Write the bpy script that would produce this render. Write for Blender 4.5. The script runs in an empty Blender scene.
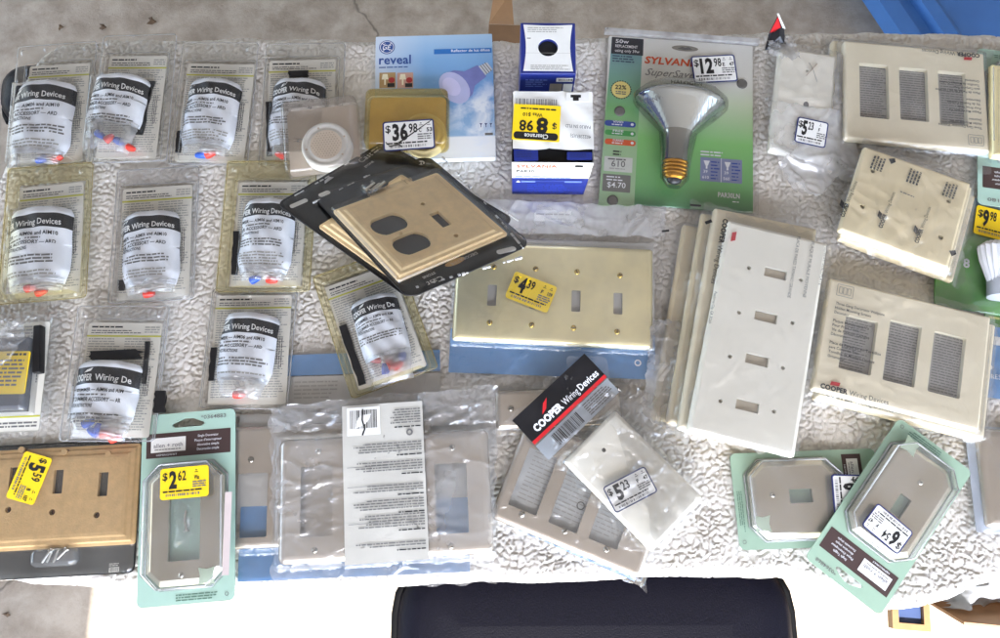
import bpy, bmesh, math, random
import numpy as np
from mathutils import Vector, Matrix
R = math.radians
C = bpy.context.scene.collection
rnd = random.Random(7)

# ------------------------------------------------------------------ camera numbers
FL = 0.745                      # top of the blanket on the table
CAMH = FL + 0.78
TH = R(14.5)
FPX = 755.0                     # focal length in photo pixels (photo is 1000 wide)
cT, sT = math.cos(TH), math.sin(TH)
CAM = Vector((0, 0, CAMH))

def ray(px, py):
    u = (px - 500) / FPX; v = (319 - py) / FPX
    return Vector((u, v * cT + sT, v * sT - cT))

def hit(px, py, p, n):
    r = ray(px, py)
    return CAM + r * ((p - CAM).dot(n) / r.dot(n))

def at(px, py, z):
    return hit(px, py, Vector((0, 0, z)), Vector((0, 0, 1)))

class Pose:
    """the frame of a thing whose face has these four corners (top-left, top-right, bottom-right, bottom-left) in the photo"""
    def __init__(s, quad, z=0.0, slope=(0, 0), zl=0.0, base=FL):
        mx = sum(q[0] for q in quad) / 4; my = sum(q[1] for q in quad) / 4
        c = at(mx, my, base + z + zl)
        n = Vector((-slope[0], -slope[1], 1)).normalized()
        k = [hit(q[0], q[1], c, n) for q in quad]
        cen = (k[0] + k[1] + k[2] + k[3]) / 4
        ex = ((k[1] - k[0]) + (k[2] - k[3])); ey = ((k[0] - k[3]) + (k[1] - k[2]))
        w = ex.length / 2; h = ey.length / 2
        ex.normalize(); ey.normalize()
        nn = ex.cross(ey)
        flip = 1
        if nn.dot(n) < 0: flip = -1
        ex2 = (ex + ey.cross(n) * flip); ex2.normalize()
        ey2 = n.cross(ex2) * flip
        s.ex, s.ey, s.n, s.w, s.h = ex2, ey2, n, w, h
        s.o = cen - n * zl
        s.M = Matrix((ex2, ey2, n)).transposed().to_4x4(); s.M.translation = s.o
    def l(s, px, py, zl=0.0):
        p = hit(px, py, s.o + s.n * zl, s.n) - s.o
        return (p.dot(s.ex), p.dot(s.ey))

def frame2(P, quad, zl=0.0):
    """a flat sub-frame inside a pose: returns warp function, width, height (origin at its bottom-left corner)"""
    k = [Vector(P.l(q[0], q[1], zl)) for q in quad]
    ex = ((k[1] - k[0]) + (k[2] - k[3])); ey = ((k[0] - k[3]) + (k[1] - k[2]))
    w = ex.length / 2; h = ey.length / 2
    a = (math.atan2(ex.y, ex.x)); b = math.atan2(ey.y, ey.x) - math.pi / 2
    d = (b - a + math.pi) % (2 * math.pi) - math.pi
    a += d / 2
    ca, sa = math.cos(a), math.sin(a)
    cen = (k[0] + k[1] + k[2] + k[3]) / 4
    def W(x, y, z):
        x -= w / 2; y -= h / 2
        return (cen.x + x * ca - y * sa, cen.y + x * sa + y * ca, zl + z)
    return W, w, h

# ------------------------------------------------------------------ materials
def lin(c):
    c /= 255.0
    return c / 12.92 if c <= 0.04045 else ((c + 0.055) / 1.055) ** 2.4
def S(r, g, b): return (lin(r), lin(g), lin(b), 1)

_m = {}
def new_mat(name):
    m = bpy.data.materials.new(name); m.use_nodes = True
    nt = m.node_tree
    return m, nt, nt.nodes, nt.links, nt.nodes['Principled BSDF']

def noise_node(nd, lk, scale, detail=3, rough=.55, vec=None, dist=0):
    n = nd.new('ShaderNodeTexNoise'); n.inputs['Scale'].default_value = scale
    n.inputs['Detail'].default_value = detail; n.inputs['Roughness'].default_value = rough
    n.inputs['Distortion'].default_value = dist
    if vec is not None: lk.new(vec, n.inputs['Vector'])
    return n

def M(name, rgb, rough=.5, metal=0, var=.08, vs=40, bump=.0, bs=300, spec=.5, coat=0):
    if name in _m: return _m[name]
    m, nt, nd, lk, p = new_mat(name)
    col = S(*rgb)
    tc = nd.new('ShaderNodeTexCoord')
    n = noise_node(nd, lk, vs, 4, .6, tc.outputs['Object'])
    mr = nd.new('ShaderNodeMapRange'); lk.new(n.outputs['Fac'], mr.inputs['Value'])
    mr.inputs['From Min'].default_value = .3; mr.inputs['From Max'].default_value = .7
    mr.inputs['To Min'].default_value = 1 - var; mr.inputs['To Max'].default_value = 1 + var * .6
    mx = nd.new('ShaderNodeMix'); mx.data_type = 'RGBA'; mx.blend_type = 'MULTIPLY'
    mx.inputs['Factor'].default_value = 1; mx.inputs['A'].default_value = col
    lk.new(mr.outputs['Result'], mx.inputs['B'])
    lk.new(mx.outputs['Result'], p.inputs['Base Color'])
    p.inputs['Roughness'].default_value = rough; p.inputs['Metallic'].default_value = metal
    p.inputs['Specular IOR Level'].default_value = spec
    p.inputs['Coat Weight'].default_value = coat; p.inputs['Coat Roughness'].default_value = .12
    if bump:
        b = nd.new('ShaderNodeBump'); b.inputs['Strength'].default_value = bump; b.inputs['Distance'].default_value = .001
        n2 = noise_node(nd, lk, bs, 4, .6, tc.outputs['Object'])
        lk.new(n2.outputs['Fac'], b.inputs['Height']); lk.new(b.outputs['Normal'], p.inputs['Normal'])
        lk.new(b.outputs['Normal'], p.inputs['Coat Normal'])
    _m[name] = m
    return m

def brushed(name, rgb, rough=.36, metal=.85, ang=0):
    if name in _m: return _m[name]
    m, nt, nd, lk, p = new_mat(name)
    tc = nd.new('ShaderNodeTexCoord'); mp = nd.new('ShaderNodeMapping')
    lk.new(tc.outputs['Object'], mp.inputs['Vector'])
    mp.inputs['Scale'].default_value = (25, 3500, 25) if ang == 0 else (3500, 25, 25)
    n = noise_node(nd, lk, 1, 3, .6, mp.outputs['Vector'])
    big = noise_node(nd, lk, 18, 3, .6, tc.outputs['Object'])
    mr = nd.new('ShaderNodeMapRange'); lk.new(n.outputs['Fac'], mr.inputs['Value'])
    mr.inputs['To Min'].default_value = rough - .05; mr.inputs['To Max'].default_value = rough + .09
    lk.new(mr.outputs['Result'], p.inputs['Roughness'])
    mr2 = nd.new('ShaderNodeMapRange'); lk.new(big.outputs['Fac'], mr2.inputs['Value'])
    mr2.inputs['From Min'].default_value = .3; mr2.inputs['From Max'].default_value = .7
    mr2.inputs['To Min'].default_value = .86; mr2.inputs['To Max'].default_value = 1.06
    ad = nd.new('ShaderNodeMath'); ad.operation = 'MULTIPLY_ADD'; ad.inputs[1].default_value = .07
    lk.new(n.outputs['Fac'], ad.inputs[0]); 
    sub = nd.new('ShaderNodeMath'); sub.operation = 'SUBTRACT'; sub.inputs[1].default_value = .035
    lk.new(mr2.outputs['Result'], sub.inputs[0]); lk.new(sub.outputs[0], ad.inputs[2])
    mx = nd.new('ShaderNodeMix'); mx.data_type = 'RGBA'; mx.blend_type = 'MULTIPLY'; mx.inputs['Factor'].default_value = 1
    mx.inputs['A'].default_value = S(*rgb); lk.new(ad.outputs[0], mx.inputs['B'])
    lk.new(mx.outputs['Result'], p.inputs['Base Color'])
    p.inputs['Metallic'].default_value = metal
    b = nd.new('ShaderNodeBump'); b.inputs['Strength'].default_value = .12; b.inputs['Distance'].default_value = .0002
    lk.new(n.outputs['Fac'], b.inputs['Height']); lk.new(b.outputs['Normal'], p.inputs['Normal'])
    _m[name] = m
    return m

def film(name, tint=(255, 255, 255), haze=.05, refl=.10, rough=.12, bump=.35, bs=90, hazecol=(240, 240, 240)):
    """clear plastic sheet: see-through, glossy, a little cloudy"""
    if name in _m: return _m[name]
    m, nt, nd, lk, p = new_mat(name)
    nd.remove(p); out = nd['Material Output']
    tc = nd.new('ShaderNodeTexCoord')
    tr = nd.new('ShaderNodeBsdfTransparent'); tr.inputs['Color'].default_value = S(*tint)
    gl = nd.new('ShaderNodeBsdfGlossy'); gl.inputs['Roughness'].default_value = rough
    df = nd.new('ShaderNodeBsdfDiffuse'); df.inputs['Color'].default_value = S(*hazecol)
    tl = nd.new('ShaderNodeBsdfTranslucent'); tl.inputs['Color'].default_value = S(*hazecol)
    md = nd.new('ShaderNodeMixShader'); md.inputs[0].default_value = .4
    lk.new(df.outputs[0], md.inputs[1]); lk.new(tl.outputs[0], md.inputs[2])
    n = noise_node(nd, lk, bs, 3, .5, tc.outputs['Object'], .6)
    b = nd.new('ShaderNodeBump'); b.inputs['Strength'].default_value = bump; b.inputs['Distance'].default_value = .002
    lk.new(n.outputs['Fac'], b.inputs['Height'])
    lk.new(b.outputs['Normal'], gl.inputs['Normal'])
    lw = nd.new('ShaderNodeLayerWeight'); lw.inputs['Blend'].default_value = .3
    lk.new(b.outputs['Normal'], lw.inputs['Normal'])
    ma = nd.new('ShaderNodeMath'); ma.operation = 'MULTIPLY_ADD'; ma.inputs[1].default_value = .5; ma.inputs[2].default_value = refl
    lk.new(lw.outputs['Fresnel'], ma.inputs[0])
    # cloudy patches
    n3 = noise_node(nd, lk, 25, 3, .6, tc.outputs['Object'])
    hz = nd.new('ShaderNodeMapRange'); lk.new(n3.outputs['Fac'], hz.inputs['Value'])
    hz.inputs['From Min'].default_value = .3; hz.inputs['From Max'].default_value = .7
    hz.inputs['To Min'].default_value = haze * .5; hz.inputs['To Max'].default_value = haze * 1.5
    m1 = nd.new('ShaderNodeMixShader'); lk.new(hz.outputs['Result'], m1.inputs[0])
    lk.new(tr.outputs[0], m1.inputs[1]); lk.new(md.outputs[0], m1.inputs[2])
    m2 = nd.new('ShaderNodeMixShader'); lk.new(ma.outputs[0], m2.inputs[0])
    lk.new(m1.outputs[0], m2.inputs[1]); lk.new(gl.outputs[0], m2.inputs[2])
    lk.new(m2.outputs[0], out.inputs['Surface'])
    _m[name] = m
    return m

def ramp_card(name, stops, y0, y1, rough=.4, axis='Y', clouds=0, coat=.2):
    """printed card whose ink runs through these colours from local y0 to y1"""
    if name in _m: return _m[name]
    m, nt, nd, lk, p = new_mat(name)
    tc = nd.new('ShaderNodeTexCoord'); sx = nd.new('ShaderNodeSeparateXYZ'); lk.new(tc.outputs['Object'], sx.inputs[0])
    mr = nd.new('ShaderNodeMapRange'); lk.new(sx.outputs[axis], mr.inputs['Value'])
    mr.inputs['From Min'].default_value = y0; mr.inputs['From Max'].default_value = y1
    rp = nd.new('ShaderNodeValToRGB'); lk.new(mr.outputs['Result'], rp.inputs['Fac'])
    el = rp.color_ramp.elements
    while len(el) < len(stops): el.new(.5)
    for e, (t, c) in zip(el, stops): e.position = t; e.color = S(*c)
    last = rp.outputs['Color']
    if clouds:
        n = noise_node(nd, lk, 28, 5, .6, tc.outputs['Object'], .4)
        r2 = nd.new('ShaderNodeMapRange'); lk.new(n.outputs['Fac'], r2.inputs['Value'])
        r2.inputs['From Min'].default_value = .5; r2.inputs['From Max'].default_value = .66
        xr = nd.new('ShaderNodeMapRange'); lk.new(sx.outputs['X'], xr.inputs['Value'])
        xr.inputs['From Min'].default_value = -.02; xr.inputs['From Max'].default_value = .05
        yr = nd.new('ShaderNodeMapRange'); lk.new(sx.outputs['Y'], yr.inputs['Value'])
        yr.inputs['From Min'].default_value = .03; yr.inputs['From Max'].default_value = -.01
        mu = nd.new('ShaderNodeMath'); mu.operation = 'MULTIPLY'; lk.new(r2.outputs['Result'], mu.inputs[0]); lk.new(yr.outputs['Result'], mu.inputs[1])
        mv = nd.new('ShaderNodeMath'); mv.operation = 'MULTIPLY'; lk.new(mu.outputs[0], mv.inputs[0]); lk.new(xr.outputs['Result'], mv.inputs[1])
        mx = nd.new('ShaderNodeMix'); mx.data_type = 'RGBA'; mx.inputs['B'].default_value = S(225, 232, 240)
        lk.new(mv.outputs[0], mx.inputs['Factor']); lk.new(last, mx.inputs['A']); last = mx.outputs['Result']
        lr = nd.new('ShaderNodeMapRange'); lk.new(sx.outputs['X'], lr.inputs['Value']); lr.inputs['From Min'].default_value = -.01; lr.inputs['From Max'].default_value = -.065
        lr.inputs['To Max'].default_value = .75
        mz = nd.new('ShaderNodeMix'); mz.data_type = 'RGBA'; mz.inputs['B'].default_value = S(206, 214, 222); lk.new(lr.outputs['Result'], mz.inputs['Factor']); lk.new(last, mz.inputs['A']); last = mz.outputs['Result']
    lk.new(last, p.inputs['Base Color']); p.inputs['Roughness'].default_value = rough
    p.inputs['Coat Weight'].default_value = coat; p.inputs['Coat Roughness'].default_value = .15
    _m[name] = m
    return m

WHITE = M('white_card', (228, 227, 222), .55, var=.04)
PAPER = M('label_paper', (236, 238, 242), .38, var=.03, bump=.25, bs=160)
GREYPAPER = M('insert_paper', (202, 200, 194), .6, var=.06)
DARKPAPER = M('grey_insert', (166, 163, 157), .6, var=.15, vs=60)
CARDB = M('printed_card', (232, 228, 215), .5, var=.04)
INK = M('black_ink', (24, 23, 24), .5, var=.1)
BAND = M('charcoal_band_ink', (30, 29, 31), .42, var=.12, vs=90)
MICRO = M('small_print_ink', (112, 110, 108), .6)
MICRO2 = M('pale_small_print', (172, 170, 163), .6)
YLINE = M('yellow_rule_ink', (205, 205, 70), .5)
RED = M('red_ink', (200, 32, 40), .4)
NAVY = M('navy_ink', (30, 42, 100), .45)
YTAG = M('yellow_sticker', (250, 212, 26), .45, var=.03)
IVORY = M('ivory_plastic', (242, 230, 200), .38, var=.05, vs=25, spec=.45, coat=.15)
IVORY2 = M('aged_ivory_plastic', (238, 221, 180), .38, var=.07, vs=25, coat=.15)
PWHITE = M('white_plastic', (247, 242, 226), .36, var=.04, vs=25, coat=.2)
STEEL = M('satin_steel', (206, 197, 184), .27, .72, var=.10, vs=12)
STEELV = STEEL
NICKEL = M('satin_nickel', (186, 178, 160), .24, .75, var=.07, vs=14)
BRASS = brushed('satin_brass', (246, 234, 186), .30, .6)
CHROME = M('screw_metal', (200, 196, 186), .22, 1, var=.1)
BRASSC = M('brass_screw_metal', (214, 184, 96), .25, 1, var=.1)
GOLD = M('brass_bulb_base', (206, 150, 56), .28, 1, var=.15)
BLACKC = M('black_gloss_card', (24, 24, 28), .38, var=.25, vs=30, bump=.3, bs=60, spec=.4, coat=.08)
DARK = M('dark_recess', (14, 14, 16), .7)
BLACKP = M('black_plastic', (20, 20, 23), .35, bump=.2)
STONE = M('tan_cast_stone', (246, 216, 164), .6, var=.10, vs=90, bump=.25, bs=700)
STONE2 = M('deep_tan_cast_stone', (218, 180, 126), .65, var=.12, vs=120, bump=.35, bs=600)
MINT = M('mint_card', (166, 196, 180), .42, var=.04, coat=.2)
MINTG = M('grey_green_card', (150, 176, 154), .42, var=.05, coat=.2)
BROWN = M('brown_plaque_ink', (66, 48, 46), .45)
BLUEC = M('blue_card', (98, 146, 196), .4, var=.16, vs=14, coat=.3)
BLUED = M('deep_blue_card', (40, 72, 158), .35, var=.1, coat=.3)
ROYAL = M('royal_blue_box', (28, 44, 124), .38, var=.1, coat=.2)
ORANGE = M('orange_ink', (226, 92, 40), .45)
GREENI = M('green_ink', (70, 160, 78), .45)
FILM = film('clear_bag', haze=.06, refl=.06, rough=.06, bump=1.0, bs=90)
FILMW = film('milky_bag', haze=.22, refl=.07, rough=.07, bump=1.0, bs=80)
BLIS = film('clear_blister', haze=.12, refl=.06, rough=.05, bump=.3, bs=60)
BLISG = film('dull_clear_blister', tint=(248, 247, 243), haze=.16, refl=.06, rough=.06, bump=.3, bs=60, hazecol=(222, 220, 212))
BLISY = film('yellowed_blister', tint=(251, 245, 216), haze=.16, refl=.06, rough=.06, bump=.3, bs=60, hazecol=(222, 212, 168))
AMBER = film('amber_blister', tint=(254, 244, 206), haze=.16, refl=.06, rough=.08, bump=.15, bs=50, hazecol=(214, 190, 122))
SMOKE = film('warm_clear_blister', tint=(252, 249, 245), haze=.10, refl=.05, rough=.07, bump=.2, bs=50, hazecol=(216, 206, 196))
DOME = film('blister_dome', haze=.012, refl=.03, rough=.05, bump=.2, bs=60)
EDGE = film('blister_edge', haze=.45, refl=.12, rough=.08, bump=.1)
EDGEY = film('yellow_blister_edge', tint=(250, 242, 206), haze=.36, refl=.1, rough=.08, bump=.1, hazecol=(216, 204, 150))
NUTFILM = film('pouch_end_film', haze=.30, refl=.08, rough=.06, bump=1.0, bs=120)
SKIRT = film('crumpled_milky_bag', haze=.36, refl=.08, rough=.07, bump=.9, bs=70)
NUTB = M('blue_wire_nut_plastic', (50, 96, 200), .35)
NUTR = M('red_wire_nut_plastic', (232, 62, 44), .35)

# ------------------------------------------------------------------ mesh builder
def rrect(cx, cy, w, h, r, n=5):
    r = min(r, w / 2 - 1e-6, h / 2 - 1e-6)
    pts = []
    for k, (sx, sy) in enumerate(((1, 1), (-1, 1), (-1, -1), (1, -1))):
        for i in range(n + 1):
            a = math.pi / 2 * (k + i / n)
            pts.append((cx + sx * (w / 2 - r) + r * math.cos(a), cy + sy * (h / 2 - r) + r * math.sin(a)))
    return pts

def octa(cx, cy, w, h, c):
    x, y = w / 2, h / 2
    return [(cx + a, cy + b) for a, b in ((x, y - c), (x - c, y), (-x + c, y), (-x, y - c), (-x, -y + c), (-x + c, -y), (x - c, -y), (x, -y + c))]

def circle(cx, cy, rx, n=20, ry=None):
    ry = ry or rx
    return [(cx + rx * math.cos(2 * math.pi * i / n), cy + ry * math.sin(2 * math.pi * i / n)) for i in range(n)]

def duplex_hole(cx, cy, w, h):
    """outlet opening: a circle cut flat on top and bottom"""
    pts = []
    for i in range(28):
        a = 2 * math.pi * i / 28
        pts.append((cx + w / 2 * math.cos(a), cy + max(-h / 2, min(h / 2, w / 2 * math.sin(a)))))
    return pts

_txt = {}
def text_geo(s, bold, shear):
    k = (s, bold, shear)
    if k not in _txt:
        cu = bpy.data.curves.new('lettering', 'FONT'); cu.body = s; cu.size = 1; cu.offset = bold; cu.shear = shear
        cu.resolution_u = 2; cu.space_character = 1.0 + bold
        o = bpy.data.objects.new('lettering', cu)
        me = bpy.data.meshes.new_from_object(o)
        v = [(p.co.x, p.co.y) for p in me.vertices]; f = [tuple(q.vertices) for q in me.polygons]
        bpy.data.objects.remove(o); bpy.data.curves.remove(cu); bpy.data.meshes.remove(me)
        _txt[k] = (v, f)
    return _txt[k]

class B:
    def __init__(s): s.v = []; s.f = []; s.mi = []; s.sm = []; s.mats = []; s.W = None
    def add(s, vs, fs, mat, smooth=False):
        if mat not in s.mats: s.mats.append(mat)
        k = s.mats.index(mat); o = len(s.v)
        W = s.W
        s.v.extend([W(*p) for p in vs] if W else vs)
        for f in fs:
            s.f.append(tuple(i + o for i in f)); s.mi.append(k); s.sm.append(smooth)
    def face(s, pts, z, mat): s.add([(p[0], p[1], z) for p in pts], [tuple(range(len(pts)))], mat)
    def rect(s, x0, y0, x1, y1, z, mat, r=0):
        if x1 < x0: x0, x1 = x1, x0
        if y1 < y0: y0, y1 = y1, y0
        if r: s.face(rrect((x0 + x1) / 2, (y0 + y1) / 2, x1 - x0, y1 - y0, r), z, mat)
        else: s.face([(x0, y0), (x1, y0), (x1, y1), (x0, y1)], z, mat)
    def prism(s, pts, z0, z1, mat, smooth=False, bottom=True):
        n = len(pts)
        v = [(p[0], p[1], z0) for p in pts] + [(p[0], p[1], z1) for p in pts]
        f = [(i, (i + 1) % n, n + (i + 1) % n, n + i) for i in range(n)]
        s.add(v, f, mat, smooth); s.face(pts, z1, mat)
        if bottom: s.add([(p[0], p[1], z0) for p in pts], [tuple(range(n))[::-1]], mat)
    def box(s, x0, y0, z0, x1, y1, z1, mat): s.prism([(x0, y0), (x1, y0), (x1, y1), (x0, y1)], z0, z1, mat)
    def loft(s, rings, mat, smooth=True, cap=False, capb=False):
        n = len(rings[0]); v = [p for r in rings for p in r]; f = []
        for k in range(len(rings) - 1):
            for i in range(n):
                f.append((k * n + i, k * n + (i + 1) % n, (k + 1) * n + (i + 1) % n, (k + 1) * n + i))
        s.add(v, f, mat, smooth)
        if cap: s.add(list(rings[-1]), [tuple(range(n))], mat)
        if capb: s.add(list(rings[0]), [tuple(range(n))[::-1]], mat)
    def lathe(s, cx, cy, prof, mat, n=20, smooth=True, cap=True):
        s.loft([[(cx + r * math.cos(2 * math.pi * i / n), cy + r * math.sin(2 * math.pi * i / n), z) for i in range(n)] for r, z in prof], mat, smooth, cap)
    def fill(s, outer, holes, z, mat, wall=0):
        bm = bmesh.new(); ed = []
        for ring in [outer] + holes:
            vs = [bm.verts.new((p[0], p[1], 0)) for p in ring]
            ed += [bm.edges.new((vs[i], vs[(i + 1) % len(vs)])) for i in range(len(vs))]
        bmesh.ops.triangle_fill(bm, edges=ed, use_beauty=True)
        bm.verts.index_update()
        fs = []
        for f in bm.faces:
            ii = [v.index for v in f.verts]
            if f.normal.z < 0: ii = ii[::-1]
            fs.append(tuple(ii))
        s.add([(v.co.x, v.co.y, z) for v in bm.verts], fs, mat); bm.free()
        if wall:
            for ring in holes:
                n = len(ring)
                s.add([(p[0], p[1], z) for p in ring] + [(p[0], p[1], z - wall) for p in ring],
                      [(i, (i + 1) % n, n + (i + 1) % n, n + i) for i in range(n)], mat)
    def plate(s, shape, w, h, r, prof, mat, holes=(), wall=.0015, cx=0, cy=0, smooth=True):
        """profile of (inset, height) from the outer lower edge to the flat top, then a top with holes through it"""
        def ring(i):
            return rrect(cx, cy, w - 2 * i, h - 2 * i, max(r - i, .0006)) if shape == 'round' else octa(cx, cy, w - 2 * i, h - 2 * i, max(r - i * .59, .001))
        rings = [[(p[0], p[1], z) for p in ring(i)] for i, z in prof]
        s.loft(rings, mat, smooth)
        s.fill(ring(prof[-1][0]), list(holes), prof[-1][1], mat, wall)
    def tube(s, pts, r, mat, n=8):
        rings = []
        for i, p in enumerate(pts):
            p = Vector(p); a = Vector(pts[max(i - 1, 0)]); b = Vector(pts[min(i + 1, len(pts) - 1)])
            t = (b - a).normalized(); u = t.orthogonal().normalized(); w = t.cross(u)
            rr = r[i] if isinstance(r, (list, tuple)) else r
            rings.append([tuple(p + (u * math.cos(2 * math.pi * k / n) + w * math.sin(2 * math.pi * k / n)) * rr) for k in range(n)])
        s.loft(rings, mat, True, True, True)
    def text(s, t, x, y, cap, mat, z=.0002, bold=0, width=None, rot=0, align='L', shear=0, sx=1):
        v, f = text_geo(t, bold, shear)
        if not v: return
        k = cap / .70
        xs = [p[0] for p in v]; x0, x1 = min(xs), max(xs)
        kx = (width / (x1 - x0)) if width else k * sx
        tw = (x1 - x0) * kx
        off = {'L': 0, 'C': -tw / 2, 'R': -tw}[align]
        ca, sa = math.cos(rot), math.sin(rot)
        out = []
        for p in v:
            a = (p[0] - x0) * kx + off; b = p[1] * k
            out.append((x + a * ca - b * sa, y + a * sa + b * ca, z))
        s.add(out, f, mat)
    def greek(s, x, y, w, n, pitch, mat, z=.0002, h=.5, rot=0, seed=0, ragged=.25, word=6):
        """rows of print too small to read"""
        rg = random.Random(seed); ca, sa = math.cos(rot), math.sin(rot)
        vs, fs = [], []
        for i in range(n):
            yy = -i * pitch; xx = 0; end = w * (1 - ragged * rg.random())
            while xx < end:
                l = min(pitch * (.5 + rg.random() * word * .35), end - xx)
                if l < pitch * .15: break
                o = len(vs)
                for a, b in ((xx, yy), (xx + l, yy), (xx + l, yy + pitch * h), (xx, yy + pitch * h)):
                    vs.append((x + a * ca - b * sa, y + a * sa + b * ca, z))
                fs.append((o, o + 1, o + 2, o + 3)); xx += l + pitch * .3
        s.add(vs, fs, mat)
    def barcode(s, x, y, w, h, mat, z=.0002, rot=0, seed=1):
        rg = random.Random(seed); ca, sa = math.cos(rot), math.sin(rot); xx = 0; vs, fs = [], []
        while xx < w:
            l = w * rg.choice((.012, .012, .025, .04)); o = len(vs)
            for a, b in ((xx, 0), (xx + l, 0), (xx + l, h), (xx, h)): vs.append((x + a * ca - b * sa, y + a * sa + b * ca, z))
            fs.append((o, o + 1, o + 2, o + 3)); xx += l + w * rg.choice((.014, .02, .035))
        s.add(vs, fs, mat)
    def grid(s, X, Y, Z, mat, smooth=True, rowmat=None, mask=None, mat2=None):
        if mask is not None:
            ny, nx = Z.shape; vs = list(zip(X.ravel().tolist(), Y.ravel().tolist(), Z.ravel().tolist())); o = len(s.v); s.v.extend(vs)
            for m in (mat, mat2):
                if m not in s.mats: s.mats.append(m)
            for j in range(ny - 1):
                for i in range(nx - 1):
                    s.f.append((o + j * nx + i, o + j * nx + i + 1, o + (j + 1) * nx + i + 1, o + (j + 1) * nx + i)); s.mi.append(s.mats.index(mat2 if mask[j, i] else mat)); s.sm.append(smooth)
            return
        ny, nx = Z.shape
        vs = list(zip(X.ravel().tolist(), Y.ravel().tolist(), Z.ravel().tolist()))
        for j in range(ny - 1):
            m = rowmat(j) if rowmat else mat
            if not rowmat: break
            pass
        if rowmat is None:
            fs = [(j * nx + i, j * nx + i + 1, (j + 1) * nx + i + 1, (j + 1) * nx + i) for j in range(ny - 1) for i in range(nx - 1)]
            s.add(vs, fs, mat, smooth)
        else:
            o = len(s.v); W = s.W
            s.v.extend([W(*p) for p in vs] if W else vs)
            for j in range(ny - 1):
                m = rowmat(j)
                if m not in s.mats: s.mats.append(m)
                k = s.mats.index(m)
                for i in range(nx - 1):
                    s.f.append((o + j * nx + i, o + j * nx + i + 1, o + (j + 1) * nx + i + 1, o + (j + 1) * nx + i)); s.mi.append(k); s.sm.append(smooth)
    def build(s, name, parent=None, label=None, cat=None, group=None, kind=None):
        me = bpy.data.meshes.new(name); me.from_pydata(s.v, [], s.f)
        for m in s.mats: me.materials.append(m)
        me.polygons.foreach_set('material_index', s.mi); me.polygons.foreach_set('use_smooth', s.sm)
        me.update()
        o = bpy.data.objects.new(name, me); C.objects.link(o)
        if parent is not None: o.parent = parent
        tag_props(o, label, cat, group, kind)
        return o

def tag_props(o, label=None, cat=None, group=None, kind=None):
    if label: o['label'] = label
    if cat: o['category'] = cat
    if group: o['group'] = group
    if kind: o['kind'] = kind

def thing(name, label, cat, P, group=None):
    o = bpy.data.objects.new(name, None); C.objects.link(o)
    o.empty_display_size = .02
    o.matrix_world = P.M
    tag_props(o, label, cat, group)
    return o

# ------------------------------------------------------------------ shared parts
def price_sticker(root, P, quad, d, c, yellow=True, zl=.003, name='price_sticker', strike=False, codes=('E', '47'), seed=0):
    b = B(); b.W, w, h = frame2(P, quad, zl)
    if yellow:
        b.prism(rrect(w / 2, h / 2, w, h, .003), 0, .00015, YTAG)
    else:
        b.prism(rrect(w / 2, h / 2, w, h, .003), 0, .00015, NAVY)
        e = h * .045
        b.prism(rrect(w / 2, h / 2, w - 2 * e, h - 2 * e, .002), .00015, .0003, WHITE)
    z = .0005
    x = w * .05
    b.text('$', x, h * .62, h * .24, INK, z, .015, align='L')
    x += w * .135
    dw = w * (.16 if len(d) == 1 else .30)
    b.text(d, x, h * .36, h * .52, INK, z, .045, width=dw)
    x += dw + w * .02
    b.text(c, x, h * .58, h * .30, INK, z, .02, width=w * .17)
    xr = w * .70
    for k, t in enumerate(codes):
        xx = xr + k * w * .15
        b.rect(xx + w * .01, h * .80, xx + w * .08, h * .82, z, INK)
        b.rect(xx + w * .03, h * .86, xx + w * .06, h * .89, z, INK)
        b.text(t, xx, h * .58, h * .13, INK, z, .03, width=w * (.05 if len(t) == 1 else .11))
    b.greek(xr - w * .03, h * .48, w * .30, 3, h * .075, MICRO, z, .55, seed=seed, ragged=.15)
    b.greek(w * .06, h * .22, w * .86, 1, h * .09, INK, z, .55, seed=seed + 1, ragged=.1)
    b.barcode(w * .12, h * .09, w * .70, h * .08, MICRO, z, 0, seed + 3)
    if strike:
        b.add([(w * .30, h * .22, z + .0002), (w * .95, h * .93, z + .0002), (w * .96, h * .97, z + .0002), (w * .29, h * .27, z + .0002)], [(0, 1, 2, 3)], INK)
        b.tube([(w * .05, h * .3, z), (w * .12, h * .16, z), (w * .3, h * .2, z), (w * .36, h * .12, z)], .0007, INK, 5)
    return b.build(name, root)

def screw(parent, x, y, z, r=.0033, mat=CHROME, rot=.6):
    b = B()
    b.lathe(x, y, [(r, z), (r * .95, z + r * .25), (r * .6, z + r * .42), (r * .2, z + r * .48)], mat, 14)
    ca, sa = math.cos(rot), math.sin(rot); zz = z + r * .5
    l, t = r * .8, r * .13
    b.add([(x + a * ca - c * sa, y + a * sa + c * ca, zz) for a, c in ((-l, -t), (l, -t), (l, t), (-l, t))], [(0, 1, 2, 3)], DARK)
    return b.build('screw', parent)

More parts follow.
